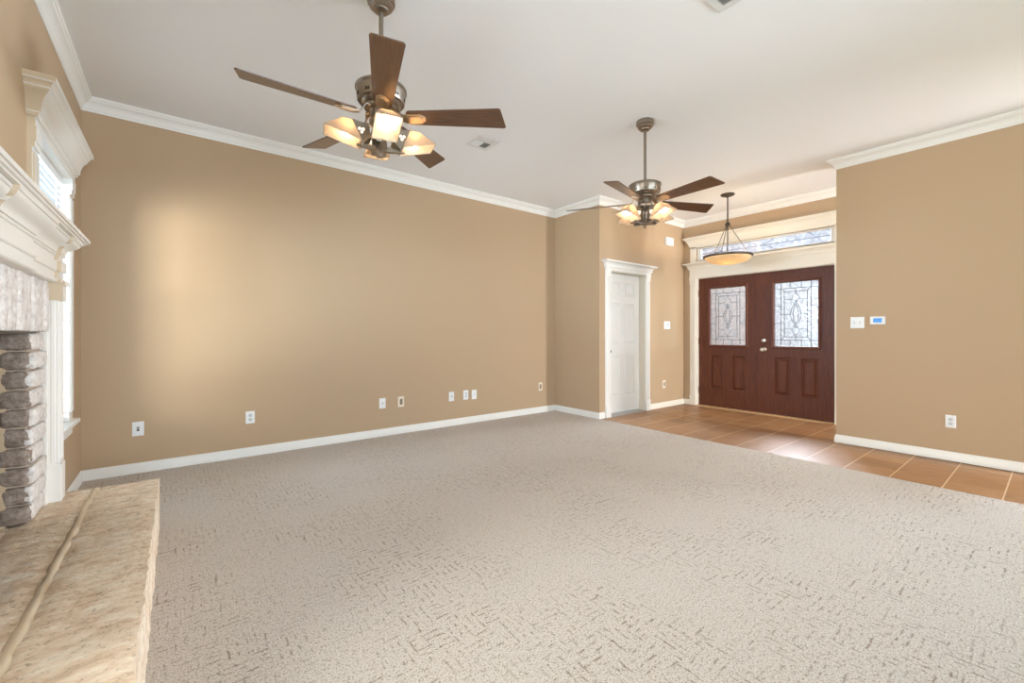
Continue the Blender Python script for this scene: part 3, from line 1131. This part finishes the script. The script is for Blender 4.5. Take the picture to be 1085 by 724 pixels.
# frame, casing, sill and the transom over the doors
tf = empty('trim_1', ENT, RE, 'structure')
bm = BM()
for s in (-1, 1):
    a, b_ = sorted((s * 0.919, s * 0.932))
    box(bm, a, b_, 0.0, T + 0.01, 0, 2.045)
box(bm, -0.932, 0.932, 0.0, T + 0.01, 2.036, 2.06)
mesh_obj('jamb', bm, 'cream', tf)
mesh_obj('threshold', bx(-0.93, 0.93, -0.012, T + 0.03, -0.005, 0.011), 'threshold', tf, bevel=0.004)
door_surround(tf, 0.928, 0.928, 2.045, 0.10, 'cream', 0, 2.185, 0.10, 0.085)
tw = empty('window_5', ENT, RE, 'structure')
bm = BM()
panel_grid(bm, -0.928, 0.928, 2.325, 2.535, [(-0.87, 0.87, 2.352, 2.51)], 0.04, 0.09, lambda u, v, w: (u, w, v))
mesh_obj('window_frame', bm, 'trim', tw, bevel=0.003)
mesh_obj('window_pane', bx(-0.875, 0.875, 0.062, 0.068, 2.345, 2.515), 'transom_glass', tw)
bm = BM()
yy = 0.060
for p in ([(-0.87, 2.43), (0.28, 2.43)], [(-0.60, 2.352), (-0.60, 2.51)], [(-0.20, 2.51), (0.05, 2.43), (-0.15, 2.352)], [(0.05, 2.43), (0.20, 2.51)], [(0.05, 2.43), (0.22, 2.352)],
          [(0.28, 2.43), (0.87, 2.43)], [(0.62, 2.352), (0.70, 2.43), (0.62, 2.51)], [(0.78, 2.352), (0.70, 2.43), (0.78, 2.51)]):
    tube(bm, [(a, yy, b_) for a, b_ in p], 0.0035, 6)
mesh_obj('lead_cames', bm, 'lead', tw)
bm = BM()
for s in (-1, 1):
    a, b_ = sorted((s * 0.928, s * 1.02))
    box(bm, a, b_, -0.02, 0, 2.285, 2.55)
box(bm, -1.02, 1.02, -0.02, 0.0, 2.535, 2.62)
box(bm, -0.928, 0.928, -0.02, 0.0, 2.285, 2.325)
box(bm, -0.928, 0.928, -0.02, 0.042, 2.316, 2.325)
mesh_obj('casing', bm, 'cream', tw)
h0 = 2.555
prof = [(0, h0), (0.012, h0), (0.014, h0 + 0.02), (0.024, h0 + 0.035), (0.03, h0 + 0.06), (0.045, h0 + 0.09), (0.068, h0 + 0.112), (0.075, h0 + 0.115), (0.085, h0 + 0.125), (0.085, h0 + 0.145), (0, h0 + 0.145)]
bm = BM()
sweep(bm, prof, [(-1.02, 0), (-1.02, -0.02), (1.02, -0.02), (1.02, 0)])
box(bm, -1.02, 1.02, -0.02, 0, h0, h0 + 0.145)
mesh_obj('header_crown', bm, 'cream', tw, smooth=30)


# ------------------------------------------------------------------ ceiling fans
FG = 'ceiling fans'


def ceiling_fan(F, drop, blade0, kit0, rod_top, label):
    f = empty('ceiling_fan', (F[0], F[1], ZC), 0, None, label, 'ceiling fan', FG)
    bm = BM()
    lathe(bm, [(0.071, 0), (0.074, -0.006), (0.074, -0.036), (0.066, -0.044), (0.062, -0.046), (0.062, -0.058), (0.048, -0.070), (0.042, -0.072), (0.040, -0.080), (0.024, -0.088), (0.016, -0.088)], 36)
    mesh_obj('canopy', bm, 'nickel', f, smooth=40)
    D = -drop                                   # top of the motor
    bm = BM()
    lathe(bm, [(0.0125, -0.06), (0.0125, D + 0.012)], 20)
    mesh_obj('downrod', bm, 'nickel', f, smooth=60)
    bm = BM()
    lathe(bm, [(0.014, D + 0.022), (0.026, D + 0.018), (0.030, D + 0.004), (0.050, D - 0.002), (0.100, D - 0.008), (0.128, D - 0.012), (0.136, D - 0.018), (0.137, D - 0.030),
               (0.132, D - 0.034), (0.131, D - 0.042), (0.126, D - 0.085), (0.122, D - 0.094), (0.104, D - 0.098), (0.098, D - 0.108), (0.080, D - 0.118), (0.060, D - 0.120)], 48)
    mot = mesh_obj('motor_housing', bm, 'nickel', f, smooth=35)
    vs0 = mesh_obj('vent_slot', bx(0.120, 0.1285, -0.004, 0.004, D - 0.084, D - 0.068), 'hole', mot)
    for k in range(20):
        vs = vs0 if k == 0 else vs0.copy()
        if k:
            C.objects.link(vs)
        vs.rotation_euler = (0, 0, (k // 2) * PI / 5 + (0.055 if k % 2 else -0.055))
    # flywheel carrying the blade irons
    zb = D - 0.175                              # blade plane
    bm = BM()
    lathe(bm, [(0.06, D - 0.118), (0.088, D - 0.120), (0.088, D - 0.134), (0.062, D - 0.138)], 36)
    mesh_obj('flywheel', bm, 'nickel', f, smooth=35)
    pitch = math.radians(14)
    # blade mesh in local coordinates: x along blade
    r0, r1, hw0, hw1, th = 0.142, 0.655, 0.050, 0.073, 0.007
    out = [(r0, -hw0 + 0.012), (r0 + 0.012, -hw0), (r1 - 0.012, -hw1), (r1, -hw1 + 0.008), (r1 + 0.030, hw1 - 0.008), (r1 + 0.020, hw1), (r0 + 0.012, hw0), (r0, hw0 - 0.012)]
    bm = BM()
    prism(bm, [(x, y, 0) for x, y in out], (0, 0, th))
    bl0 = mesh_obj('blade', bm, 'walnut', f, bevel=0.0015)
    # blade iron: elongated hexagon loop plate with a stem to the flywheel
    bm = BM()
    hexa = [(0.118, -0.022), (0.138, -0.034), (0.218, -0.034), (0.244, -0.014), (0.244, 0.014), (0.218, 0.034), (0.138, 0.034), (0.118, 0.022)]
    prism(bm, [(x, y, -0.006) for x, y in hexa], (0, 0, 0.0055))
    inner = [(0.136, -0.014), (0.146, -0.023), (0.212, -0.023), (0.229, -0.009), (0.229, 0.009), (0.212, 0.023), (0.146, 0.023), (0.136, 0.014)]
    prism(bm, [(x, y, -0.011) for x, y in inner], (0, 0, 0.005))
    ir0 = mesh_obj('blade_iron', bm, 'bracket', f, bevel=0.0015)
    bm = BM()
    zz = 0.045
    loft(bm, [[(0.066, -0.024, zz), (0.066, 0.024, zz), (0.066, 0.024, zz + 0.009), (0.066, -0.024, zz + 0.009)],
              [(0.092, -0.022, zz - 0.004), (0.092, 0.022, zz - 0.004), (0.092, 0.022, zz + 0.005), (0.092, -0.022, zz + 0.005)],
              [(0.112, -0.018, 0.004), (0.112, 0.018, 0.004), (0.112, 0.018, 0.013), (0.112, -0.018, 0.013)],
              [(0.140, -0.022, -0.006), (0.140, 0.022, -0.006), (0.140, 0.022, 0.000), (0.140, -0.022, 0.000)]])
    st0 = mesh_obj('iron_stem', bm, 'nickel', ir0, bevel=0.001)
    for k in range(5):
        a = math.radians(blade0 + 72 * k)
        if k == 0:
            bl, ir = bl0, ir0
        else:
            bl, ir, st = bl0.copy(), ir0.copy(), st0.copy()
            for q in (bl, ir, st):
                C.objects.link(q)
            st.parent = ir
        mm = Matrix.Translation((0, 0, zb)) @ Matrix.Rotation(a, 4, 'Z') @ Matrix.Rotation(-pitch, 4, 'X')
        for q in (bl, ir):
            q.parent = f
            q.matrix_basis = mm
    # switch cup
    bm = BM()
    prof = [(0.050, D - 0.136), (0.062, D - 0.138), (0.063, D - 0.150), (0.058, D - 0.154), (0.058, D - 0.180), (0.055, D - 0.183)]
    for k in range(1, 9):
        a = k / 8 * PI / 2
        prof.append((0.055 * math.cos(a) + 0.010, D - 0.183 - 0.062 * math.sin(a)))
    lathe(bm, prof, 36)
    mesh_obj('switch_cup', bm, 'nickel', f, smooth=40)
    zs = D - 0.348                               # star plate
    bm = BM()
    lathe(bm, [(0.010, D - 0.240), (0.010, zs + 0.018), (0.018, zs + 0.012), (0.034, zs + 0.006), (0.036, zs - 0.004), (0.026, zs - 0.014), (0.012, zs - 0.022), (0.007, zs - 0.034), (0.010, zs - 0.040), (0.001, zs - 0.050)], 24)
    mesh_obj('light_stem', bm, 'nickel', f, smooth=40)
    bm = BM()
    tube(bm, [(-0.054, -0.012, D - 0.175), (-0.058, -0.012, D - 0.275)], 0.0012, 5)
    tube(bm, [(-0.058, -0.012, D - 0.273), (-0.058, -0.012, D - 0.292)], [0.002, 0.0045], 8)
    mesh_obj('pull_chain', bm, 'hole', f)
    # four arms with pyramid glass shades; local x = outward
    made = []
    # arm
    bm = BM()
    loft(bm, [[(0.022, -0.020, -0.012), (0.022, 0.020, -0.012), (0.022, 0.020, 0.012), (0.022, -0.020, 0.012)],
              [(0.128, -0.009, 0.000), (0.128, 0.009, 0.000), (0.128, 0.009, 0.009), (0.128, -0.009, 0.009)]])
    arm0 = mesh_obj('lamp_arm', bm, 'nickel', f, bevel=0.0015)
    # holder: metal cheeks; glowing discs stand in for bulb light through three holes
    bm = BM()
    side = [(0.056, 0.040), (0.104, 0.000), (0.152, 0.122), (0.070, 0.108)]
    prism(bm, [(x, -0.040, z) for x, z in side], (0, 0.080, 0))
    ho0 = mesh_obj('shade_holder', bm, 'nickel', arm0, bevel=0.002)
    dts = []
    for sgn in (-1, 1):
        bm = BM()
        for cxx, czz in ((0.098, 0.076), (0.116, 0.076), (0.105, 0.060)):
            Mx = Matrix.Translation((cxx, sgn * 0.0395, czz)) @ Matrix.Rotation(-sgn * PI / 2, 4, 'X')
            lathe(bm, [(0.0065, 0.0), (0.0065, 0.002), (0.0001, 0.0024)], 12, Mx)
        dts.append(mesh_obj('pierced_dots', bm, 'dot_glow', arm0))
    # glass shade: open, flaring frustum, mouth down and slightly outward
    bm = BM()
    top = [(0.150, -0.030, 0.122), (0.200, -0.030, 0.126), (0.200, 0.030, 0.126), (0.150, 0.030, 0.122)]
    bot = [(0.106, -0.068, 0.006), (0.292, -0.068, 0.056), (0.292, 0.068, 0.056), (0.106, 0.068, 0.006)]
    ti = [(0.154, -0.026, 0.118), (0.196, -0.026, 0.122), (0.196, 0.026, 0.122), (0.154, 0.026, 0.118)]
    bi = [(0.111, -0.063, 0.007), (0.287, -0.063, 0.054), (0.287, 0.063, 0.054), (0.111, 0.063, 0.007)]
    loft(bm, [ti, bi, bot, top], True, True)
    sh0 = mesh_obj('lamp_shade', bm, 'shade', arm0, bevel=0.002)
    bm = BM()
    Mb = Matrix.Translation((0.178, 0, 0.085)) @ Matrix.Rotation(math.radians(-12), 4, 'Y')
    lathe(bm, [(0.012, 0.034), (0.013, 0.020), (0.022, 0.004), (0.025, -0.010), (0.022, -0.024), (0.012, -0.033), (0.001, -0.035)], 18, Mb)
    bu0 = mesh_obj('light_bulb', bm, 'bulb', sh0, smooth=60)
    for k in range(4):
        a = math.radians(kit0 + 90 * k)
        if k == 0:
            arm = arm0
        else:
            arm, ho, sh, bu = arm0.copy(), ho0.copy(), sh0.copy(), bu0.copy()
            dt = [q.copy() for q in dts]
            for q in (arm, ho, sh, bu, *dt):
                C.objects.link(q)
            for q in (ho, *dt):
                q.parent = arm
            sh.parent = arm
            bu.parent = sh
        arm.parent = f
        arm.location = (0, 0, zs)
        arm.rotation_euler = (0, 0, a)
    return f


M['dot_glow'] = bulb_mat('pierced_dot_glow', (1.0, 0.78, 0.52), 3.0)  # emission standing in for bulb light leaking through the holder
ceiling_fan((0.882, 2.298), 0.490, -37.0, -103.0, 0, 'walnut-bladed ceiling fan nearer the fireplace, its rod shorter')
ceiling_fan((3.205, 2.228), 0.538, -95.0, -100.0, 0, 'walnut-bladed ceiling fan on a longer rod, nearer the entry doors')

# ------------------------------------------------------------------ foyer pendant
pn = empty('pendant_light', (5.746, 2.722, ZC), 0, None, 'bronze pendant with an amber glass bowl before the entry doors', 'pendant light')
bm = BM()
lathe(bm, [(0.085, 0), (0.086, -0.010), (0.075, -0.020), (0.03, -0.030), (0.012, -0.042)], 32)
mesh_obj('canopy', bm, 'bronze', pn, smooth=40)
bm = BM()
zk, zr = 2.600 - ZC, 2.183 - ZC
lathe(bm, [(0.009, -0.03), (0.009, zk + 0.03)], 14)
lathe(bm, [(0.007, zk - 0.02), (0.007, zr - 0.06)], 12)
mesh_obj('stem', bm, 'bronze', pn, smooth=60)
bm = BM()
lathe(bm, [(0.010, zk + 0.036), (0.022, zk + 0.026), (0.034, zk), (0.026, zk - 0.016), (0.010, zk - 0.026)], 24)
mesh_obj('stem_knuckle', bm, 'bronze', pn, smooth=50)
for k in range(3):
    a = math.radians(-50 + 120 * k)
    bm = BM()
    tube(bm, [(0.022 * math.cos(a), 0.022 * math.sin(a), zk - 0.01), (0.272 * math.cos(a), 0.272 * math.sin(a), zr)], 0.0042, 8)
    mesh_obj('stay_rod', bm, 'bronze', pn)
bm = BM()
lathe(bm, [(0.285, zr + 0.008), (0.300, zr + 0.004), (0.298, zr - 0.014), (0.282, zr - 0.020), (0.276, zr - 0.004)], 64, caps=False)
me_l = [v for v in bm.verts]
lathe(bm, [(0.276, zr - 0.004), (0.285, zr + 0.008)], 64, caps=False)
mesh_obj('bowl_rim', bm, 'bronze', pn, smooth=50)
bm = BM()
RB, DP = 0.280, 0.100
outp = [(RB * math.cos(k / 14 * PI / 2) + 0.0005, zr - 0.010 - DP * math.sin(k / 14 * PI / 2)) for k in range(15)]
inp = [((RB - 0.006) * math.cos(k / 14 * PI / 2) + 0.0005, zr - 0.010 - (DP - 0.006) * math.sin(k / 14 * PI / 2)) for k in range(14, -1, -1)]
lathe(bm, outp + inp, 64, caps=False)
bw = mesh_obj('glass_bowl', bm, 'bowl', pn, smooth=60)
for a in (20, 200):
    bm = BM()
    x, y = 0.10 * math.cos(math.radians(a)), 0.10 * math.sin(math.radians(a))
    lathe(bm, [(0.001, 0.04), (0.014, 0.035), (0.026, 0.012), (0.028, 0.0), (0.022, -0.02), (0.001, -0.03)], 16, Matrix.Translation((x, y, zr - 0.035)))
    mesh_obj('light_bulb', bm, 'bulb_pendant', pn, smooth=60)
bm = BM()
tube(bm, [(-0.11, -0.04, zr - 0.004), (0.11, 0.04, zr - 0.004)], 0.008, 8)
mesh_obj('socket_bar', bm, 'bronze', pn)


# ------------------------------------------------------------------ ceiling vents
def ceiling_vent(loc, rot, label):
    v = empty('ceiling_vent', (loc[0], loc[1], ZC), rot, None, label, 'air vent', 'ceiling vents')
    a = 0.125
    bm = BM()
    h = 0.083
    panel_grid(bm, -a, a, -a, a, [(-h, h, -h, h)], -0.010, 0.0, lambda u, q, w: (u, q, w))
    mesh_obj('frame', bm, 'vent', v, bevel=0.003)
    mesh_obj('throat', bx(-h, h, -h, h, -0.004, -0.001), 'vent_dark', v)
    bm = BM()
    # three banks of louvres
    for k in range(3):
        y = h - 0.008 - k * 0.015
        prism(bm, [(-h, y, -0.004), (-h, y - 0.012, -0.012), (-h, y - 0.0135, -0.012), (-h, y - 0.0015, -0.004)], (2 * h, 0, 0))
    mesh_obj('louvre_bank', bm, 'vent', v)
    bm = BM()
    for k in range(7):
        x = -h + 0.004 + k * 0.0115
        prism(bm, [(x, -h, -0.004), (x + 0.006, -h, -0.013), (x + 0.0075, -h, -0.013), (x + 0.0015, -h, -0.004)], (0, h + 0.032, 0))
    mesh_obj('louvre_bank', bm, 'vent', v)
    bm = BM()
    for k in range(7):
        x = 0.006 + k * 0.0115
        prism(bm, [(x, -h, -0.012), (x + 0.010, -h, -0.004), (x + 0.0115, -h, -0.004), (x + 0.0015, -h, -0.012)], (0, h + 0.032, 0))
    box(bm, -0.003, 0.004, -h, 0.034, -0.013, -0.004)
    box(bm, -h, h, 0.030, 0.036, -0.013, -0.004)
    mesh_obj('louvre_bank', bm, 'vent', v)
    return v


ceiling_vent((2.320, 3.438), PI, 'square white ceiling vent beyond the blade of the fan nearer the fireplace')
ceiling_vent((2.330, 1.085), PI, 'white ceiling vent cut off by the upper frame edge, away from both fans')


# ------------------------------------------------------------------ wall plates; local: x along the wall, -y out, z up
def plate(name, loc, rot, w, h, style, label, cat, mat='plate', group=None):
    p = empty(name, loc, rot, None, label, cat, group)
    bm = BM()
    t = 0.006
    loft(bm, [[(-w / 2, 0, -h / 2), (w / 2, 0, -h / 2), (w / 2, 0, h / 2), (-w / 2, 0, h / 2)],
              [(-w / 2, -t * 0.5, -h / 2), (w / 2, -t * 0.5, -h / 2), (w / 2, -t * 0.5, h / 2), (-w / 2, -t * 0.5, h / 2)],
              [(-w / 2 + 0.005, -t, -h / 2 + 0.005), (w / 2 - 0.005, -t, -h / 2 + 0.005), (w / 2 - 0.005, -t, h / 2 - 0.005), (-w / 2 + 0.005, -t, h / 2 - 0.005)]])
    mesh_obj('cover_plate', bm, mat, p)

    def screw(x, z):
        bm = BM()
        lathe(bm, [(0.0032, 0), (0.0030, 0.0012), (0.0005, 0.0016)], 10, Matrix.Translation((x, -t, z)) @ Matrix.Rotation(PI / 2, 4, 'X'))
        mesh_obj('screw', bm, mat, p)
    if style == 'duplex':
        for z in (-0.0195, 0.0195):
            bm = BM()
            lathe(bm, [(0.0165, 0), (0.0165, 0.0022), (0.0155, 0.003)], 20, Matrix.Translation((0, -t, z)) @ Matrix.Rotation(PI / 2, 4, 'X'))
            rc = mesh_obj('receptacle', bm, 'receptacle' if mat == 'plate' else mat, p)
            bm = BM()
            for x, hh in ((-0.0062, 0.0042), (0.0062, 0.0034)):
                box(bm, x - 0.0012, x + 0.0012, -t - 0.0034, -t - 0.002, z + 0.003 - hh, z + 0.003 + hh)
            lathe(bm, [(0.0026, 0), (0.0026, 0.0034)], 8, Matrix.Translation((0, -t, z - 0.0085)) @ Matrix.Rotation(PI / 2, 4, 'X'))
            mesh_obj('slots', bm, 'hole', rc)
        screw(0, 0)
    elif style == 'data':
        for z, c in ((0.0095, 'brown_plastic'), (-0.0095, 'hole')):
            mesh_obj('jack', bx(-0.0085, 0.0085, -t - 0.0012, -t + 0.001, z - 0.0075, z + 0.0075), c, p)
        screw(0, 0.04)
        screw(0, -0.04)
    elif style == 'coax':
        bm = BM()
        lathe(bm, [(0.0075, 0), (0.0075, 0.003), (0.0048, 0.003), (0.0048, 0.011), (0.002, 0.011)], 16, Matrix.Translation((0, -t, 0)) @ Matrix.Rotation(PI / 2, 4, 'X'))
        mesh_obj('coax_port', bm, 'brown_plastic', p)
        screw(0, 0.04)
        screw(0, -0.04)
    elif style == 'phone':
        mesh_obj('jack', bx(-0.008, 0.008, -t - 0.0015, -t + 0.001, 0.002, 0.020), 'receptacle', p)
        screw(0, 0.04)
        screw(0, -0.04)
    elif style == 'decora':
        mesh_obj('insert', bx(-0.0165, 0.0165, -t - 0.0015, -t + 0.001, -0.033, 0.033), 'brown_plastic', p, bevel=0.001)
        for z in (-0.018, 0.018):
            bm = BM()
            for x in (-0.006, 0.006):
                box(bm, x - 0.0012, x + 0.0012, -t - 0.0022, -t, z - 0.004, z + 0.004)
            mesh_obj('slots', bm, 'hole', p)
    elif style in ('toggle2', 'rocker2'):
        for x in (-0.023, 0.023):
            if style == 'toggle2':
                tg = mesh_obj('toggle_collar', bx(x - 0.006, x + 0.006, -t - 0.001, -t + 0.001, -0.0125, 0.0125), 'receptacle', p)
                bm = BM()
                loft(bm, [[(x - 0.004, -t, -0.004), (x + 0.004, -t, -0.004), (x + 0.004, -t, 0.006), (x - 0.004, -t, 0.006)],
                          [(x - 0.003, -t - 0.014, 0.006), (x + 0.003, -t - 0.014, 0.006), (x + 0.003, -t - 0.014, 0.011), (x - 0.003, -t - 0.014, 0.011)]])
                mesh_obj('toggle', bm, mat, tg)
                screw(x, 0.03)
                screw(x, -0.03)
            else:
                bm = BM()
                loft(bm, [[(x - 0.0165, -t, -0.033), (x + 0.0165, -t, -0.033), (x + 0.0165, -t, 0.033), (x - 0.0165, -t, 0.033)],
                          [(x - 0.0155, -t - 0.001, -0.032), (x + 0.0155, -t - 0.001, -0.032), (x + 0.0155, -t - 0.005, 0.032), (x - 0.0155, -t - 0.005, 0.032)]])
                mesh_obj('rocker', bm, 'receptacle', p)
    return p


yo = YF
G = 'small plates along the far wall'
plate('data_plate', (-0.257, yo, 0.364), 0, 0.074, 0.116, 'data', 'white plate with two dark stacked jacks, nearest the window beside the fireplace', 'wall plate', group=G)
plate('power_outlet', (0.541, yo, 0.364), 0, 0.074, 0.114, 'duplex', 'white duplex outlet standing alone on the tan wall under the bright patch', 'outlet', group=G)
plate('coax_plate', (1.820, yo, 0.369), 0, 0.072, 0.114, 'coax', 'white cable plate with one dark port, next to the brown-faced cream outlet', 'wall plate', group=G)
plate('power_outlet', (2.040, yo, 0.366), 0, 0.074, 0.120, 'decora', 'cream outlet with a brown face, next to a white one-port plate', 'outlet', mat='almond', group=G)
plate('coax_plate', (2.708, yo, 0.366), 0, 0.072, 0.116, 'coax', 'white one-port plate a little apart from a close pair of plates', 'wall plate', group=G)
plate('power_outlet', (2.918, yo, 0.368), 0, 0.072, 0.120, 'duplex', 'white duplex outlet in the close pair of plates, beside a phone plate', 'outlet', group=G)
plate('phone_plate', (3.045, yo, 0.362), 0, 0.074, 0.120, 'phone', 'white phone plate in the close pair of plates, beside a duplex outlet', 'wall plate', group=G)
plate('power_outlet', (4.197, yo, 0.378), 0, 0.074, 0.120, 'decora', 'almond outlet by the inner corner next to the jog wall', 'outlet', mat='almond', group=G)
plate('light_switch', (XR, 1.297, 1.267), RE, 0.115, 0.116, 'toggle2', 'white double toggle switch plate beside the blue-screened thermostat', 'light switch')
plate('power_outlet', (XR, 0.620, 0.356), RE, 0.070, 0.114, 'duplex', 'white duplex outlet low on the wall below the thermostat', 'outlet')
plate('light_switch', (6.11, YP, 1.288), 0, 0.165, 0.122, 'rocker2', 'white rocker switch plate on the foyer wall beside the white door', 'light switch')
plate('power_outlet', (6.025, YP, 0.362), 0, 0.078, 0.122, 'decora', 'almond outlet low on the foyer wall between white door and entry', 'outlet', mat='almond')

th = empty('thermostat', (XR, 1.132, 1.285), RE, None, 'white thermostat with a blue screen, beside the toggle switch plate', 'thermostat')
bm = BM()
box(bm, -0.060, 0.060, -0.026, 0, -0.040, 0.040)
mesh_obj('body', bm, 'plate', th, bevel=0.007)
mesh_obj('screen', bx(-0.032, 0.036, -0.0275, -0.024, -0.020, 0.022), 'lcd', th, bevel=0.001)
for k in range(2):
    mesh_obj('button', bx(0.044, 0.053, -0.029, -0.025, -0.020 + k * 0.022, -0.006 + k * 0.022), 'plate', th, bevel=0.002)

chm = empty('door_chime', (6.125, YP, 2.607), 0, None, 'small white door chime box high on the foyer wall', 'door chime')
bm = BM()
box(bm, -0.092, 0.092, -0.052, -0.006, -0.062, 0.062)
mesh_obj('cover', bm, 'plate', chm, bevel=0.006)
mesh_obj('base', bx(-0.082, 0.082, -0.008, 0, -0.052, 0.052), 'almond', chm)

# ------------------------------------------------------------------ outside the entry doors and the side window
bm = BM()
box(bm, -14, 22, -16, 20, -0.30, -0.16)
struct('ground', bm, 'grass')
bm = BM()
box(bm, XE + T, 9.0, 0.2, 5.2, -0.14, -0.02)
struct('floor_porch', bm, 'concrete')
bm = BM()
for r in range(30):
    for k in range(9):
        y0 = 3.46 + k * 0.215 - (0.10 if r % 2 else 0)
        y0c, y1c = max(y0, 3.45), min(y0 + 0.205, 5.2)
        if y1c - y0c > 0.02:
            box(bm, 8.40, 8.48, y0c, y1c, -0.02 + r * 0.095, -0.02 + r * 0.095 + 0.085)
box(bm, 8.41, 8.6, 3.46, 5.2, -0.02, 2.85)
struct('wall_porch', bm, 'porch_brick')
bm = BM()
box(bm, XE + T, 8.2, 1.0, 5.2, 2.95, 3.05)  # unseen cover, added to keep sky off the door glass
struct('porch_sky_blocker', bm, 'siding')


def shrub(loc, r, seed, label):
    rg = random.Random(seed)
    s = empty('garden_shrub', loc, 0, None, label, 'shrub', 'shrubs beyond the porch')
    bm = BM()
    for _ in range(520):
        u = Vector((rg.gauss(0, 1), rg.gauss(0, 1), rg.gauss(0, 1))).normalized() * r * rg.uniform(0.55, 1.0)
        p = Vector((u.x, u.y, r * 1.0 + u.z))
        d = Vector((rg.uniform(-1, 1), rg.uniform(-1, 1), rg.uniform(-0.4, 1))).normalized()
        q = d.cross(Vector((0, 0, 1)) if abs(d.z) < 0.9 else Vector((1, 0, 0))).normalized()
        L, Wd = 0.10, 0.03
        n = d.cross(q) * 0.004
        v = [p, p + d * L * 0.5 + q * Wd + n, p + d * L, p + d * L * 0.5 - q * Wd + n]
        bm.faces.new([bm.verts.new(x) for x in v])
    mesh_obj('foliage', bm, 'leaf', s)
    bm = BM()
    for k in range(5):
        a = k * 1.256
        tube(bm, [(0, 0, 0), (0.1 * math.cos(a), 0.1 * math.sin(a), r * 0.5), (0.35 * r * math.cos(a), 0.35 * r * math.sin(a), r)], 0.012, 6)
    mesh_obj('stem', bm, 'brick', s)


shrub((9.9, 3.25, -0.16), 0.55, 1, 'leafy green shrub outside, seen through the leaded entry door glass')
